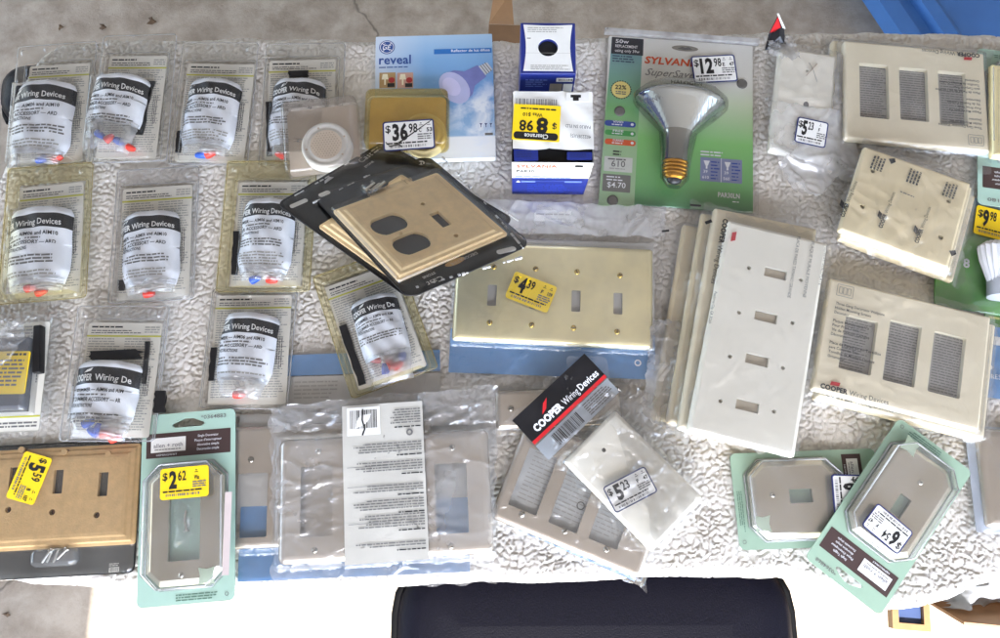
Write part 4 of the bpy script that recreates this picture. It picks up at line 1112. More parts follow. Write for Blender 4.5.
# steel four opening plate with a paper label
bagq = [(270, 408), (496, 386), (496, 583), (273, 589)]
P = Pose(bagq, .012)
g = thing('steel_plate_pack', 'steel plate with two open windows either side of an upside down barcode label', 'wall plate', P, 'steel wall plates in clear bags')
bb_ = metal_plate(g, P, [(277, 438), (491, 430), (491, 557), (279, 562)], STEEL, [(316.5, 501), (362, 500), (407, 499), (451.5, 498)], .0315, .067,
                  [(318.6, 451), (314.5, 550), (452, 447.5), (451, 546)], r=.007, edge=.008)
film_sheet(g, P, bagq, FILMW, over=[(bb_[0], bb_[1], bb_[2], bb_[3], bb_[4] + .0018)], base=.0012, seed=37, folds=46, amp=.0022)
film_sheet(g, P, [(272, 407), (496, 386), (497, 424), (272, 432)], FILMW, base=.006, seed=38, folds=24, amp=.003, name='bag_seal', fall=.02)
b = B(); b.W, w, h = frame2(P, [(341, 407), (424, 400), (427, 559), (346, 565)], .0150)
nxl, nyl = 18, 34
U, V = np.meshgrid(np.linspace(0, w, nxl), np.linspace(0, h, nyl)); rg = np.random.RandomState(4)
def lab_z(u, v): return .0006 * np.sin(u * 90 + 1) * np.cos(v * 60) + .0012 * np.exp(-((u - w * .8 - (v - h * .35) * .5) / .0035) ** 2) * np.clip(1.3 - np.abs(v - h * .4) / .05, 0, 1)
b.grid(U, V, lab_z(U, V), M('grey_label_paper', (192, 189, 180), .5, var=.05, bump=.3, bs=120))
WL = b.W
b.W = lambda x, y, zq: WL(x, y, zq + float(lab_z(np.float64(x), np.float64(y))))
b.rect(w * .06, h * .80, w * .47, h * .985, .0009, WHITE); b.barcode(w * .10, h * .845, w * .33, h * .12, INK, .0012, 0, 5)
b.tube([(w * .26, h * .97, .0015), (w * .25, h * .90, .0015), (w * .28, h * .84, .0015), (w * .25, h * .80, .0015)], .0008, INK, 5)
ringf(b, w * .83, h * .80, .0016, .0034, .0009, MICRO, 16)
b.greek(w * .97, h * .965, w * .40, 0, h * .018, MICRO, .0009)
for i, (yy_, n) in enumerate(((.87, 6), (.69, 4), (.57, 4), (.44, 3), (.33, 4), (.22, 5), (.1, 2))):
    b.greek(w * .97, h * (yy_ - .0), w * (.42 if i == 0 else .86), n, -h * .017 * -1, MICRO, .0009, .45, rot=math.pi, seed=40 + i)
    b.greek(w * .97, h * (yy_ - .028), w * .35, 1, h * .02, BAND, .0011, .4, rot=math.pi, seed=60 + i)
for yy_ in (.595, .47, .24): b.rect(w * .05, h * yy_, w * .55, h * (yy_ + .003), .0009, MICRO)
b.build('paper_label', g)

# ------------------------------------------------------------------ bag with white blank plate
bagq = [(510, 419), (584, 349), (704, 489), (648, 565)]
P = Pose(bagq, .019)
g = thing('blank_plate_pack', 'white blank plate in a crumpled bag with black header, at the front', 'wall plate', P, 'bagged blank wall plates with price stickers')
b = B(); b.W, w, h = frame2(P, [(513, 419.5), (584, 354), (606, 375), (535, 447)], .0088)
nxl = 20; U, V = np.meshgrid(np.linspace(0, w, nxl), np.linspace(0, h, 10)); hz = lambda u, v: .0008 * np.sin(u * 120) * np.cos(v * 110 + 1)
b.grid(U, V, hz(U, V), BLACKC, rowmat=lambda j: RED if j == 0 else BLACKC); WL = b.W
b.W = lambda x, y, zq: WL(x, y, zq + float(hz(np.float64(x), np.float64(y))))
b.text('COOPER', w * .10, h * .22, h * .22, WI, .0006, .05, width=w * .37); b.text('Wiring', w * .49, h * .22, h * .22, WI, .0006, .0, width=w * .20); b.text('Devices', w * .71, h * .22, h * .22, WI, .0006, .02, width=w * .25)
b.face([(w * .26, h * .50), (w * .33, h * .56), (w * .41, h * .80), (w * .34, h * .74)], .0006, RED)
b.build('bag_header', g)
b = B(); b.W, w, h = frame2(P, [(537, 447), (606, 377), (618, 390), (550, 462)], .0006)
b.rect(0, 0, w, h, 0, M('blue_grey_paper', (176, 184, 192), .5)); b.barcode(w * .18, h * .15, w * .35, h * .7, INK, .0003, 0, 6); b.greek(w * .62, h * .8, w * .35, 6, h * .13, MICRO, .0003, .5, seed=6); b.build('insert_paper', g)
pq = [(564, 463), (614, 409), (702, 496), (653, 553)]
x0, y0, x1, y1 = q_rect(P, pq, .006); cx, cy = (x0 + x1) / 2, (y0 + y1) / 2
hs = [circle(*P.l(px, py, .007), .0022, 12) for px, py in ((604, 450), (666.6, 510))]
b = B(); b.plate('round', x1 - x0, y1 - y0, .003, [(0, .001), (0, .004), (.001, .006), (.004, .007)], PWHITE, hs, .003, cx, cy); b.face(circle(cx, cy, .02), .002, DARK)
pl = b.build('wall_plate', g)
film_sheet(g, P, bagq, FILM, over=[(x0, x1, y0, y1, .0085)], base=.0042, seed=41, folds=44, amp=.0026, wav=.004)
film_sheet(g, P, [(600, 395), (640, 392), (712, 492), (664, 572)], FILM, over=[(x0, x1, y0, y1, .0075)], base=.001, seed=42, folds=20, amp=.003, name='bag_flap', wav=.004)
price_sticker(g, P, [(601, 487), (645, 466.5), (658, 491.6), (616.5, 513)], '5', '23', False, .0135, codes=('F', '47'), seed=22)

# ------------------------------------------------------------------ stack of four switch plates
GR4 = 'stacked white and ivory four switch plates'
def ivory_strip(label, quad, z, mat, film_q, seed, mark=None):
    P = Pose(quad, z)
    g = thing('switch_plate_pack', label, 'wall plate', P, GR4)
    W, H = P.w, P.h
    b = B(); b.plate('round', W, H, .003, [(0, .0006), (0, .005), (.001, .0072), (.004, .0082)], mat); b.build('wall_plate', g)
    film_sheet(g, P, film_q, FILM, over=[(-W / 2, W / 2, -H / 2, H / 2, .0085)], base=.0008, seed=seed, folds=26, amp=.002)
    if seed == 51: film_sheet(g, P, [(652, 320), (690, 322), (688, 446), (641, 414)], SKIRT, base=.009, seed=57, folds=8, amp=.003, fold_w=.0024, name='bag_end', wav=.0012)
    if mark:
        b = B(); b.W, w, h = frame2(P, mark, .011); b.prism(rrect(w / 2, h / 2, w, h, .0004), 0, .0003, INK); b.build('bag_mark', g)
    return g, P
ivory_strip('lowest ivory plate of the switch plate stack, its edge beside the brass pack', [(677, 224), (775, 246), (747, 440), (655, 420)], .002, IVORY2, [(663, 222), (790, 240), (760, 450), (646, 408)], 51, [(662, 231), (669, 229), (669, 231), (662, 233)])
ivory_strip('second lowest ivory plate of the switch plate stack, bag top sticking up', [(697, 214), (800, 236), (768, 446), (668, 424)], .012, IVORY2, [(689, 200), (808, 226), (775, 458), (654, 424)], 52, [(690, 204), (701, 205), (701, 207), (690, 206)])
ivory_strip('ivory plate directly under the white four switch plate', [(712, 210), (818, 232), (782, 452), (676, 431)], .022, IVORY, [(704, 204), (826, 228), (790, 458), (664, 430)], 53, [(705, 222), (711, 219), (712, 222), (706, 225)])
pq = [(731, 219), (831, 245), (792.5, 453), (684.5, 434)]
P = Pose(pq, .033, zl=.008)
g = thing('switch_plate_pack', 'white four switch plate on top of its stack, red logo at one corner', 'wall plate', P, GR4)
W, H = P.w, P.h
def Lh(px, py): return P.l(px, py, .0085)
hs = []
for px, py in ((775.6, 273.5), (766, 317), (757, 360), (747.6, 406)):
    x, y = Lh(px, py); hs.append(rrect(x, y, .0228, .0105, .0006, 2))
for px, py in ((749, 268), (739, 312.5), (730, 356.5), (720.5, 401), (801, 280), (792.5, 323), (783, 368), (774, 411.6)): hs.append(circle(*Lh(px, py), .0021, 12))
b = B(); b.plate('round', W, H, .003, [(0, .0006), (0, .005), (.001, .0072), (.004, .0085)], PWHITE, hs, .004)
pl = b.build('wall_plate', g)
b = B(); b.rect(-W * .45, -H * .45, W * .45, H * .45, .0034, M('beige_liner_card', (196, 184, 164), .6)); b.build('insert_card', g)
b = B(); z = .0102; a = -math.pi / 2 
x, y = Lh(723, 219); b.text('COOPER', x, y, .0050, INK, z, .04, rot=a, width=.028); b.text('Wiring Devices', x, y - .030, .0050, INK, z, .0, rot=a, width=.043)
x, y = Lh(733, 237); b.face([(x - .002, y - .006), (x + .0025, y - .004), (x + .0025, y + .006), (x - .002, y + .004)], z, RED)
x, y = Lh(714, 292); b.text('Peachtree City, GA 30269', x, y, .0028, INK, z, .0, rot=a, width=.034)
x, y = Lh(797, 237); b.text('PLACA DE PARED TAMANO GRANDE', x, y, .0032, MICRO, z, .0, rot=a, width=.068)
x, y = Lh(811, 242); b.text('PLAQUE MURALE MOYENNE', x, y, .0032, MICRO, z, .0, rot=a, width=.062)
x, y = Lh(824, 246); b.text('MIDWAY WALLPLATE', x, y, .0032, MICRO, z, .0, rot=a, width=.044)
b.build('bag_print', g)
film_sheet(g, P, [(727, 213), (836, 240), (797, 458), (681, 438)], FILM, over=[(-W / 2, W / 2, -H / 2, H / 2, .0087)], base=.0008, seed=54, folds=20, amp=.0009)

# ------------------------------------------------------------------ ivory blank plate standing out at the back
bagq = [(772, 44), (842, 58), (858, 186), (768, 160)]
P = Pose([(779, 47), (837, 54.7), (829.5, 162), (770, 148.6)], .012, zl=.008)
g = thing('blank_plate_pack', 'ivory blank plate in a bag with a folded black and red header', 'wall plate', P, 'bagged blank wall plates with price stickers')
W, H = P.w, P.h
b = B(); hs = [circle(*P.l(807, 71, .0085), .0018, 10)]
b.plate('round', W, H, .003, [(0, .0006), (0, .005), (.001, .0072), (.004, .0085)], PWHITE, hs, .003)
x, y = P.l(806, 105, .0085); b.face(circle(x, y, .0032, 10, .0042), .0087, MICRO)
b.build('wall_plate', g)
b = B(); x, y = P.l(806, 76, .0085); b.tube([(*P.l(809, 63, .009), .0095), (*P.l(813, 70, .009), .0095), (*P.l(817, 82, .009), .0095)], .00028, MICRO2, 5); b.tube([(*P.l(817, 64, .009), .0095), (*P.l(806, 76, .009), .0095)], .0004, M('tan_hair_mark', (190, 165, 138), .6), 5); b.build('bag_crease', g)
film_sheet(g, P, [(773, 43), (842, 57), (848, 120), (765, 105)], FILM, over=[(-W / 2, W / 2, -H / 2, H / 2, .009)], base=.001, seed=61, folds=16, amp=.002, fall=.012)
film_sheet(g, P, [(766, 104), (847, 118), (860, 187), (766, 152)], SKIRT, over=[(-W / 2, W / 2, -H / 2, H / 2, .009)], base=.001, seed=62, folds=6, amp=.0016, fall=.018, fold_w=.0026, name='bag_skirt', wav=.001)
film_sheet(g, P, [(834, 55), (845, 62), (862, 187), (824, 165)], SKIRT, over=[(-W / 2, W / 2, -H / 2, H / 2, .008)], base=.001, seed=64, folds=6, amp=.0018, fall=.016, name='bag_side', wav=.001, fold_w=.0026)
film_sheet(g, P, [(768, 36), (792, 38), (800, 60), (766, 58)], SKIRT, base=.0075, seed=65, folds=10, amp=.003, name='bag_neck', fall=.01)
film_sheet(g, P, [(768, 148), (845, 165), (820, 197), (793, 192)], SKIRT, over=[(-W / 2, W / 2, -H / 2, H / 2, .008)], base=.001, seed=63, folds=6, amp=.0022, fall=.018, fold_w=.0026, name='bag_tail', wav=.001)
b = B(); x = [P.l(px, py, .018) for px, py in ((769, 43), (770, 31), (777, 17), (784, 25), (791, 42))]
b.add([(x[0][0], x[0][1], .004), (x[1][0], x[1][1], .014), (x[2][0], x[2][1], .024), (x[3][0], x[3][1], .017), (x[4][0], x[4][1], .004), ((x[0][0] + x[4][0]) / 2, (x[0][1] + x[4][1]) / 2 + .010, .016)], [(0, 5, 2, 1), (5, 3, 2), (5, 4, 3), (0, 4, 5)], BLACKC)
x = [P.l(px, py, .022) for px, py in ((771, 31), (777, 19), (781, 27), (775, 31))]
b.add([(x[0][0], x[0][1], .0185), (x[1][0], x[1][1], .0255), (x[2][0], x[2][1], .021), (x[3][0], x[3][1], .0205)], [(0, 3, 2, 1)], RED)
x = [P.l(px, py, .022) for px, py in ((776, 15), (778, 15), (787, 27), (784, 26))]
b.add([(x[0][0], x[0][1], .0245), (x[1][0], x[1][1], .0245), (x[2][0], x[2][1], .018), (x[3][0], x[3][1], .018)], [(0, 3, 2, 1)], WHITE)
b.build('bag_header', g)
price_sticker(g, P, [(796, 114), (826.5, 125), (826.5, 151), (797, 140)], '5', '23', False, .0125, codes=('F',), seed=23)

# ------------------------------------------------------------------ ivory three opening plates
GR3 = 'ivory three opening plates in clear bags'
TX = (('Three Gang Decorator Wallplate', 'Hidden Mounting Screws', 'Decorator'), ('Plaque Murale sans Vis', 'Pour Prise Trois', 'Vis de Fixation Cach\u00e9es', 'D\u00e9corateur'), ('Placa de Pared de sin Tornillos', 'para Conjunto Tres', 'Tornillos de Montaje Ocultos', 'Ornamental'))
def tri_plate(label, quad, ops, z, seed, flip, filmq, mat=IVORY, printed=True):
    P = Pose(quad, z, zl=.008)
    g = thing('three_opening_plate_pack', label, 'wall plate', P, GR3)
    W, H = P.w, P.h
    hs = []
    for q in ops:
        x0, y0, x1, y1 = q_rect(P, q, .0085)
        hs.append(rrect((x0 + x1) / 2, (y0 + y1) / 2, abs(x1 - x0), abs(y1 - y0), .0015, 3))
    b = B(); b.plate('round', W, H, .0025, [(0, .0006), (0, .006), (.0008, .0078), (.0025, .0085)], mat, hs, .006)
    b.build('wall_plate', g)
    b = B(); b.rect(-W * .46, -H * .42, W * .46, H * .42, .0022, DARKPAPER)
    rg = random.Random(seed)
    for (c0, c1) in ((-.40, -.30), (-.02, .06), (.34, .42)): b.rect(W * c0, -H * .40, W * c1, H * .40, .0024, M('lighter_insert_fold', (168, 164, 158), .6))
    for c0 in (-.44, -.12, .20): b.greek(W * c0, H * .36, W * .26, 30, H * .024, M('insert_print', (112, 110, 108), .6), .0026, .36, seed=seed + int(c0 * 50) + 60, ragged=.2)
    b.build('insert_card', g)
    if printed:
        b = B(); zz = .0102; rot = 0
        # lay print as seen with the plate the right way up; flip turns it half round
        s = -1 if flip else 1
        def tx(t, fx, fy, cap, bold, width=None, mat_=INK): b.text(t, s * fx * W, s * fy * H, cap, mat_, zz, bold, width, rot=(math.pi if flip else 0))
        tx('COOPER', -.46, -.475, .0048, .05, W * .165); tx('Wiring Devices', -.285, -.475, .0048, 0, W * .235)
        lx, ly = -.375 * W * s, -.415 * H * s
        b.face([(lx - .005, ly - .002), (lx + .004, ly - .0015), (lx + .005, ly + .0025), (lx - .004, ly + .002)], zz, RED)
        y = .27
        for blk in TX:
            for t in blk:
                tx(t, -.445, y, .0029, .012, W * .0118 * len(t) * .85); y -= .040
            y -= .035
        ix, iy = -.40 * W * s, .405 * H * s; iw, ih = .0165, .0125
        fr = rrect(ix, iy, iw, ih, .001); 
        def outline(pts, t=.0002):
            for i in range(len(pts)):
                p, q = pts[i], pts[(i + 1) % len(pts)]
                b.tube([(p[0], p[1], zz), (q[0], q[1], zz)], t, MICRO, 4)
        outline(fr)
        for k in (-1, 0, 1): outline(rrect(ix + k * iw * .26, iy, iw * .2, ih * .55, .0003, 2))
        b.build('bag_print', g)
    film_sheet(g, P, filmq, FILM, over=[(-W / 2, W / 2, -H / 2, H / 2, .0088)], base=.0008, seed=seed, folds=20, amp=.0012, fall=.005)
    return g, P
tri_plate('ivory plate in the back right corner showing only a thin edge behind another', [(829, 39), (975, 54), (975, 150), (836, 137)], [], .003, 71, True, [(826, 37), (980, 52), (980, 160), (832, 145)], printed=False)
tri_plate('back ivory plate with three windows and upside down print', [(841, 39), (986, 55), (988, 152), (848, 139)],
          [[(860, 63), (889, 65.5), (888.5, 119), (859.5, 117)], [(900, 67), (928.5, 70), (928, 122.5), (899.5, 119)], [(939, 71), (967, 73), (966, 126), (939, 123)]], .014, 72, True, [(838, 36), (992, 52), (990, 176), (838, 150)])
lowq = [(833, 278), (987.5, 316.5), (983, 432.6), (809, 388)]
lops = [[(845, 315), (878, 321), (871, 376), (839.6, 368)], [(889, 319.5), (920.5, 326), (916, 388), (884, 380)], [(933, 331), (964.6, 337), (961.6, 400), (929, 391)]]
def shift(q, dx, dy): return [(x + dx, y + dy) for x, y in q]
tri_plate('lowest of the three ivory window plates stacked beside the mint packs', shift(lowq, 2, 10), [], .002, 73, False, shift([(831, 270), (992, 312), (988, 438), (806, 395)], 2, 10), IVORY2)
tri_plate('middle of the three stacked ivory window plates, its logo line showing below the top one', shift(lowq, 5, 8), [], .012, 74, False, shift([(831, 270), (992, 312), (988, 438), (806, 395)], 4, 8))
tri_plate('front ivory plate with three grey windows on top of its stack', lowq, lops, .022, 75, False, [(829, 268), (994, 312), (988, 438), (805, 394)])

# ------------------------------------------------------------------ stack of ivory blank plates
GRB = 'stack of square ivory blank plates'
topq = [(867, 146), (968, 183), (951, 271), (837, 229)]
labs = ['lowest square ivory blank plate of the small stack', 'second lowest square ivory blank plate of the small stack', 'third square ivory blank plate up, just under the printed one', 'top square ivory blank plate with four small black logos on its bag']
for i in range(4):
    dx, dy = (3 - i) * 3.2, (3 - i) * 4.2
    q = shift(topq, dx * (.4 if i % 2 else 1) - (3 - i) * 1.5, dy)
    P = Pose(q, .004 + i * .0095, zl=.007)
    g = thing('blank_square_plate_pack', labs[i], 'wall plate', P, GRB)
    W, H = P.w, P.h
    hs = []
    if i == 3: hs = [circle(*P.l(px, py, .0075), .0026, 12) for px, py in ((873, 171), (949, 201), (862.6, 206.5), (941, 237.5))]
    b = B(); b.plate('round', W, H, .0025, [(0, .0006), (0, .005), (.001, .0068), (.003, .0074)], IVORY2, hs, .003); b.build('wall_plate', g)
    if i == 3:
        b = B(); zz = .0092
        for px, py in ((878, 164), (914, 177.5), (950, 191)):
            x, y = P.l(px, py, .009)
            for k in range(4): b.greek(x - .005 + k * .0035, y - .008, .017, 1, .0026, INK, zz, .75, rot=math.pi / 2 - .06, seed=k + int(px), ragged=.05, word=3)
        for px, py in ((845, 207), (883, 218), (919, 233)):
            x, y = P.l(px, py, .009); ra = math.pi / 2 - .06
            x2, y2 = x + .002, y - .012
            b.text('COOPER', x2, y2, .0042, INK, zz, .05, rot=ra, width=.017); b.text('Wiring Devices', x2 + .001, y2 + .0185, .0036, INK, zz, 0, rot=ra, width=.026)
            b.face([(x2 - .008, y2 + .012), (x2 - .004, y2 + .009), (x2 - .004, y2 + .016), (x2 - .008, y2 + .019)], zz, INK)
        for px, py in ((892, 161), (952.5, 253)):
            x, y = P.l(px, py, .009); b.face([(x - .004, y + .001), (x, y - .004), (x + .004, y), (x + .002, y + .004)], zz, INK)
        b.greek(*P.l(900, 192, .009), .016, 1, .003, MICRO, zz, .4, rot=-.05, seed=4)
        b.build('bag_print', g)
    cq = [sum(p[0] for p in q) / 4, sum(p[1] for p in q) / 4]
    fq = [(cq[0] + (p[0] - cq[0]) * 1.10, cq[1] + (p[1] - cq[1]) * 1.10) for p in q]
    film_sheet(g, P, fq, FILM, over=[(-W / 2, W / 2, -H / 2, H / 2, .0077)], base=.0010, seed=81 + i, folds=26, amp=.0022, fall=.005, wav=.002)

# ------------------------------------------------------------------ mint carded plates
GM = 'mint carded packs of nickel plates'
def mint_pack(label, quad, z, card, num, opening, leaf, price=None, screws_=(), plaque='Single Toggle', slope=(0, 0)):
    """x runs across, y up to the header; all in fractions of the card"""
    P = Pose(quad, z, slope)
    g = thing('mint_plate_pack', label, 'wall plate', P, GM)
    W, H = P.w, P.h
    X = lambda f: (f - .5) * W
    Y = lambda f: (.5 - f) * H
    b = B()
    hole = [(X(.32), Y(.070)), (X(.325), Y(.060)), (X(.45), Y(.034)), (X(.54), Y(.034)), (X(.665), Y(.060)), (X(.67), Y(.070)), (X(.64), Y(.080)), (X(.35), Y(.080))]
    b.fill(rrect(0, 0, W, H, .006), [hole], .0012, card, .0012)
    b.loft([[(p[0], p[1], zz) for p in rrect(0, 0, W, H, .006)] for zz in (0, .0012)], card, False)
    b.rect(X(.05), Y(.237), X(.95), Y(.105), .0014, BROWN)
    b.rect(X(.10), Y(.208), X(.47), Y(.130), .0016, WHITE)
    b.text('allen + roth', X(.13), Y(.182), H * .022, M('grey_lettering', (92, 92, 104), .5), .0018, .004, width=W * .31)
    b.greek(X(.14), Y(.196), W * .28, 1, H * .010, MICRO, .0018, .5, ragged=0)
    b.text('HEMINGWAY', X(.16), Y(.228), H * .011, WI, .0016, 0, width=W * .22)
    for k, t in enumerate((plaque, "Plaque d'interrupteur", 'd\u00e9corative simple', 'Decoraci\u00f3n simple')): b.text(t, X(.71), Y(.140 + k * .024), H * .013, WI, .0016, .004, align='C', width=W * .011 * len(t) * 1.25)
    b.text(num, X(.90), Y(.045), H * .021, MICRO, .0016, .006, align='R', width=W * .27)
    b.greek(X(.40), Y(.955), W * .45, 3, H * .013, M('mint_small_print', (88, 120, 104), .5), .0016, .45, seed=4)
    ringf(b, X(.92), Y(.965), .0014, .0019, .0016, MICRO, 12)
    b.build('backing_card', g)
    # nickel plate with clipped corners
    cx, cy = 0, (Y(.275) + Y(.92)) / 2; pw, ph = W * .80, H * .615; cc = W * .14
    hs = [[(X(opening[0]), Y(opening[3])), (X(opening[2]), Y(opening[3])), (X(opening[2]), Y(opening[1])), (X(opening[0]), Y(opening[1]))]]
    b = B(); b.plate('octa', pw, ph, cc, [(0, .0012), (0, .0035), (.0045, .0075), (.006, .0085), (.007, .0085)], NICKEL, hs, .005, cx, cy, smooth=False)
    b.rect(X(opening[0]) - .004, Y(opening[3]) - .004, X(opening[2]) + .004, Y(opening[1]) + .004, .0022, card)
    pl = b.build('wall_plate', g)
    for fx, fy in screws_:
        b = B(); b.lathe(X(fx), Y(fy), [(.0026, .0088), (.0022, .0095), (.001, .0098)], CHROME, 12); b.face(circle(X(fx), Y(fy), .0009, 8), .0100, DARK); b.build('screw', pl)
    # corner leaf sticker
    fx, fy, d = leaf
    lx, ly, s = X(fx), Y(fy), .0085
    pts = []
    for k in range(4):
        a = math.pi / 4 + k * math.pi / 2 + d
        pts.append((lx + s * 1.3 * math.cos(a), ly + s * 1.3 * math.sin(a))); a += math.pi / 4; pts.append((lx + s * .72 * math.cos(a), ly + s * .72 * math.sin(a)))
    b = B(); b.face(pts, .0092, M('pale_green_sticker', (186, 204, 178), .45)); b.build('corner_sticker', g)
    # clear eight sided blister
    bw, bh = W * .875, H * .665
    b = B(); b.plate('octa', bw, bh, W * .16, [(0, .0014), (.0022, .0018), (.0026, .0125), (.0038, .0148), (.007, .0152)], BLIS, (), 0, cx, cy, smooth=False)
    for (aw, ah, az, cc_, rr_) in ((bw - .003, bh - .003, .0022, W * .157, .0008), (bw - .0065, bh - .0065, .0148, W * .156, .0009)):
        ol = octa(cx, cy, aw, ah, cc_); ol.append(ol[0]); b.tube([(p[0], p[1], az) for p in ol], rr_, EDGE, 5)
    b.build('blister', g)
    if price: price_sticker(g, P, price[0], price[1], price[2], price[3], .0156, seed=price[4], codes=price[5])
    return g, P, X, Y
g, P, X, Y = mint_pack('mint card with a clear framed single opening plate and yellow price sticker', [(137, 414), (232, 411.5), (239, 602), (144, 605)], .012, MINT, '*0364883',
                       (.34, .455, .665, .780), (.74, .865, 0), ([(159.6, 468), (208, 466), (209.5, 497), (161, 499)], '2', '62', True, 33, ('Was',)), [(.48, .852)], 'Single Decorator')
b = B(); x, y = X(.495), Y(.58)
b.tube([(x, y + .010, .0035), (x - .001, y, .0035), (x + .001, y - .009, .0035)], [.0012, .0016, .0012], CHROME, 6); b.tube([(x + .001, y - .009, .0035), (x + .001, y - .0105, .0035)], .003, CHROME, 8); b.build('loose_screw', g)
film_sheet(g, P, [(176, 503), (192, 503), (192, 546), (177, 546)], FILM, base=.0045, seed=3, folds=16, amp=.003, name='screw_bag')
b = B(); b.W, w, h = frame2(P, [(223, 492), (230, 492), (231, 575), (224, 575)], .0150); b.rect(0, 0, w, h, 0, M('pinkish_reflection', (204, 190, 186), .4)); b.build('blister_reflection', g)  # pinkish reflection along the blister side, painted as a flat coloured strip

g, P, X, Y = mint_pack('grey green carded nickel switch plate lying sideways under the other one', [(877, 445), (884, 541), (740, 554), (730, 457)], .004, MINTG, '*0364868',
                       (.40, .488, .54, .642), (.74, .845, 0), None, [(.45, .755)])
price_sticker(g, P, [(866, 474), (867, 520), (834, 521), (832, 475)], '6', '54', False, .0158, seed=34, codes=('F',))
g, P, X, Y = mint_pack('grey green carded nickel switch plate on top, hanging off the front table edge', [(879, 622), (804, 551), (899, 424), (972, 466)], .020, MINTG, '*0364868',
                       (.42, .50, .56, .628), (.76, .885, 0), ([(896.5, 556), (863, 524.5), (877, 502), (914, 532.5)], '6', '54', False, 35, ('F', '47')), [(.45, .745)], slope=(-.02, .04))
g, P, X, Y = mint_pack('mint card with a gold rimmed plate cut off by the right edge, upside down', [(1062, 211), (968, 207), (986, 55), (1078, 58)], .012, MINT, '*20180',
                       (.34, .455, .665, .780), (.74, .865, 0), None, [], 'Single Decorator')
# gold rim
b = B(); x0, y0, x1, y1 = q_rect(P, [(1062, 170), (988, 158), (989, 72), (1070, 72)], .009)
for k, (i, zz, m) in enumerate(((0, .0158, BRASS), (.004, .0164, BRASS))):
    pass
xa, xb, ya, yb = min(x0, x1), max(x0, x1), min(y0, y1), max(y0, y1)
b.plate('round', xb - xa, yb - ya, .002, [(0, .009), (.001, .014), (.004, .017), (.007, .015), (.010, .017), (.012, .0165)], BRASS, [rrect((xa + xb) / 2, (ya + yb) / 2, (xb - xa) * .5, (yb - ya) * .6, .001, 2)], .003, (xa + xb) / 2, (ya + yb) / 2)
b.build('gold_rim', g)

# ------------------------------------------------------------------ green bulb packs at the right edge
def green_pack(label, quad, z, seed, bulbs, price=None, digit=None):
    P = Pose(quad, z)
    g = thing('ribbed_bulb_pack', label, 'light bulb', P, 'green carded bulbs at the right edge')
    W, H = P.w, P.h
    gm = ramp_card('leaf_green_print_%d' % seed, [(0, (70, 150, 50)), (.55, (96, 170, 60)), (.75, (130, 150, 120)), (1, (120, 160, 190))], -H / 2, H / 2)
    b = B(); b.prism(rrect(0, 0, W, H, .004), 0, .0012, gm)
    if digit:
        x, y = P.l(*digit, .0014); b.text('8', x, y, .010, WI, .0016, .03); 
    b.greek(-W * .45, H * .12, W * .2, 4, .005, M('yellow_print', (220, 220, 120), .5), .0016, .5, seed=seed)
    b.build('backing_card', g)
    for (px, py) in bulbs:
        x, y = P.l(px, py, .012); b = B(); n = 40; rings = []
        wr = M('white_heat_sink', (222, 222, 224), .35)
        for t, r in ((.026, .016), (.020, .0225), (.006, .0205), (-.010, .0155), (-.018, .013)):
            rings.append([(x + (r * (1 + .07 * (1 if i % 2 else -1))) * math.cos(2 * math.pi * i / n), y + t, .016 + .7 * (r * (1 + .07 * (1 if i % 2 else -1))) * math.sin(2 * math.pi * i / n)) for i in range(n)])
        b.loft(rings, wr, False, True, True)
        bl = b.build('bulb', g)
        b = B(); b.tube([(x, y - .016, .015), (x, y - .034, .015)], .013, M('grey_bulb_collar', (176, 178, 184), .3), 18); b.build('collar', bl)
    b = B(); b.plate('round', W, H, .004, [(0, .0013), (.002, .003), (.006, .0034)], BLIS); b.build('blister', g)
    if price: price_sticker(g, P, price, '9', '98', True, .0045, seed=44, codes=('A',))
    return g
green_pack('green bulb card with a yellow price sticker and white ribbed bulb, at the right edge', [(938, 196), (1050, 207), (1046, 322), (932, 306)], .004, 91, [(999, 268)], [(977, 205.5), (1016, 214), (1011, 243), (973, 233)], (963, 267))
green_pack('green card with blue label showing in a small gap below the other green bulb card', [(984, 292), (1060, 300), (1058, 336), (984, 330)], .001, 92, [])
P = Pose([(978, 326), (1060, 334), (1058, 402), (978, 400)], .003)
g = thing('steel_plate_pack', 'blue and white printed bag beside the front ivory window plate, at the right edge', 'wall plate', P, 'steel wall plates in clear bags')
b = B(); b.prism(rrect(0, 0, P.w, P.h, .002), 0, .0008, BLUEC); b.rect(-P.w / 2, P.h * .24, P.w / 2, P.h * .36, .001, WHITE); x, y = P.l(987, 378, .001); b.text('BRESO', x, y, .005, WI, .0012, .01); b.face(circle(x + .003, y + .012, .003, 12), .0012, WI); b.build('insert_card', g)
film_sheet(g, P, [(976, 322), (1062, 330), (1060, 406), (976, 404)], FILM, base=.0014, seed=93, folds=16, amp=.002)
P = Pose([(970, 432), (1080, 425), (1084, 530), (972, 538)], .002)
g = thing('steel_plate_pack', 'steel plate edge in a bluish bag below the ivory window plates, at the right edge', 'wall plate', P, 'steel wall plates in clear bags')
b = B(); b.prism(rrect(0, 0, P.w, P.h, .002), 0, .0006, M('pale_blue_paper', (196, 206, 220), .5)); b.build('insert_card', g)
bb_ = metal_plate(g, P, [(981, 434), (1085, 426), (1088, 526), (985, 533)], STEELV, [(1022, 480)], .03, .06, [], edge=.008)
film_sheet(g, P, [(966, 428), (1090, 420), (1094, 536), (968, 544)], FILM, over=[(bb_[0], bb_[1], bb_[2], bb_[3], bb_[4] + .0015)], base=.0012, seed=94, folds=14, amp=.002)

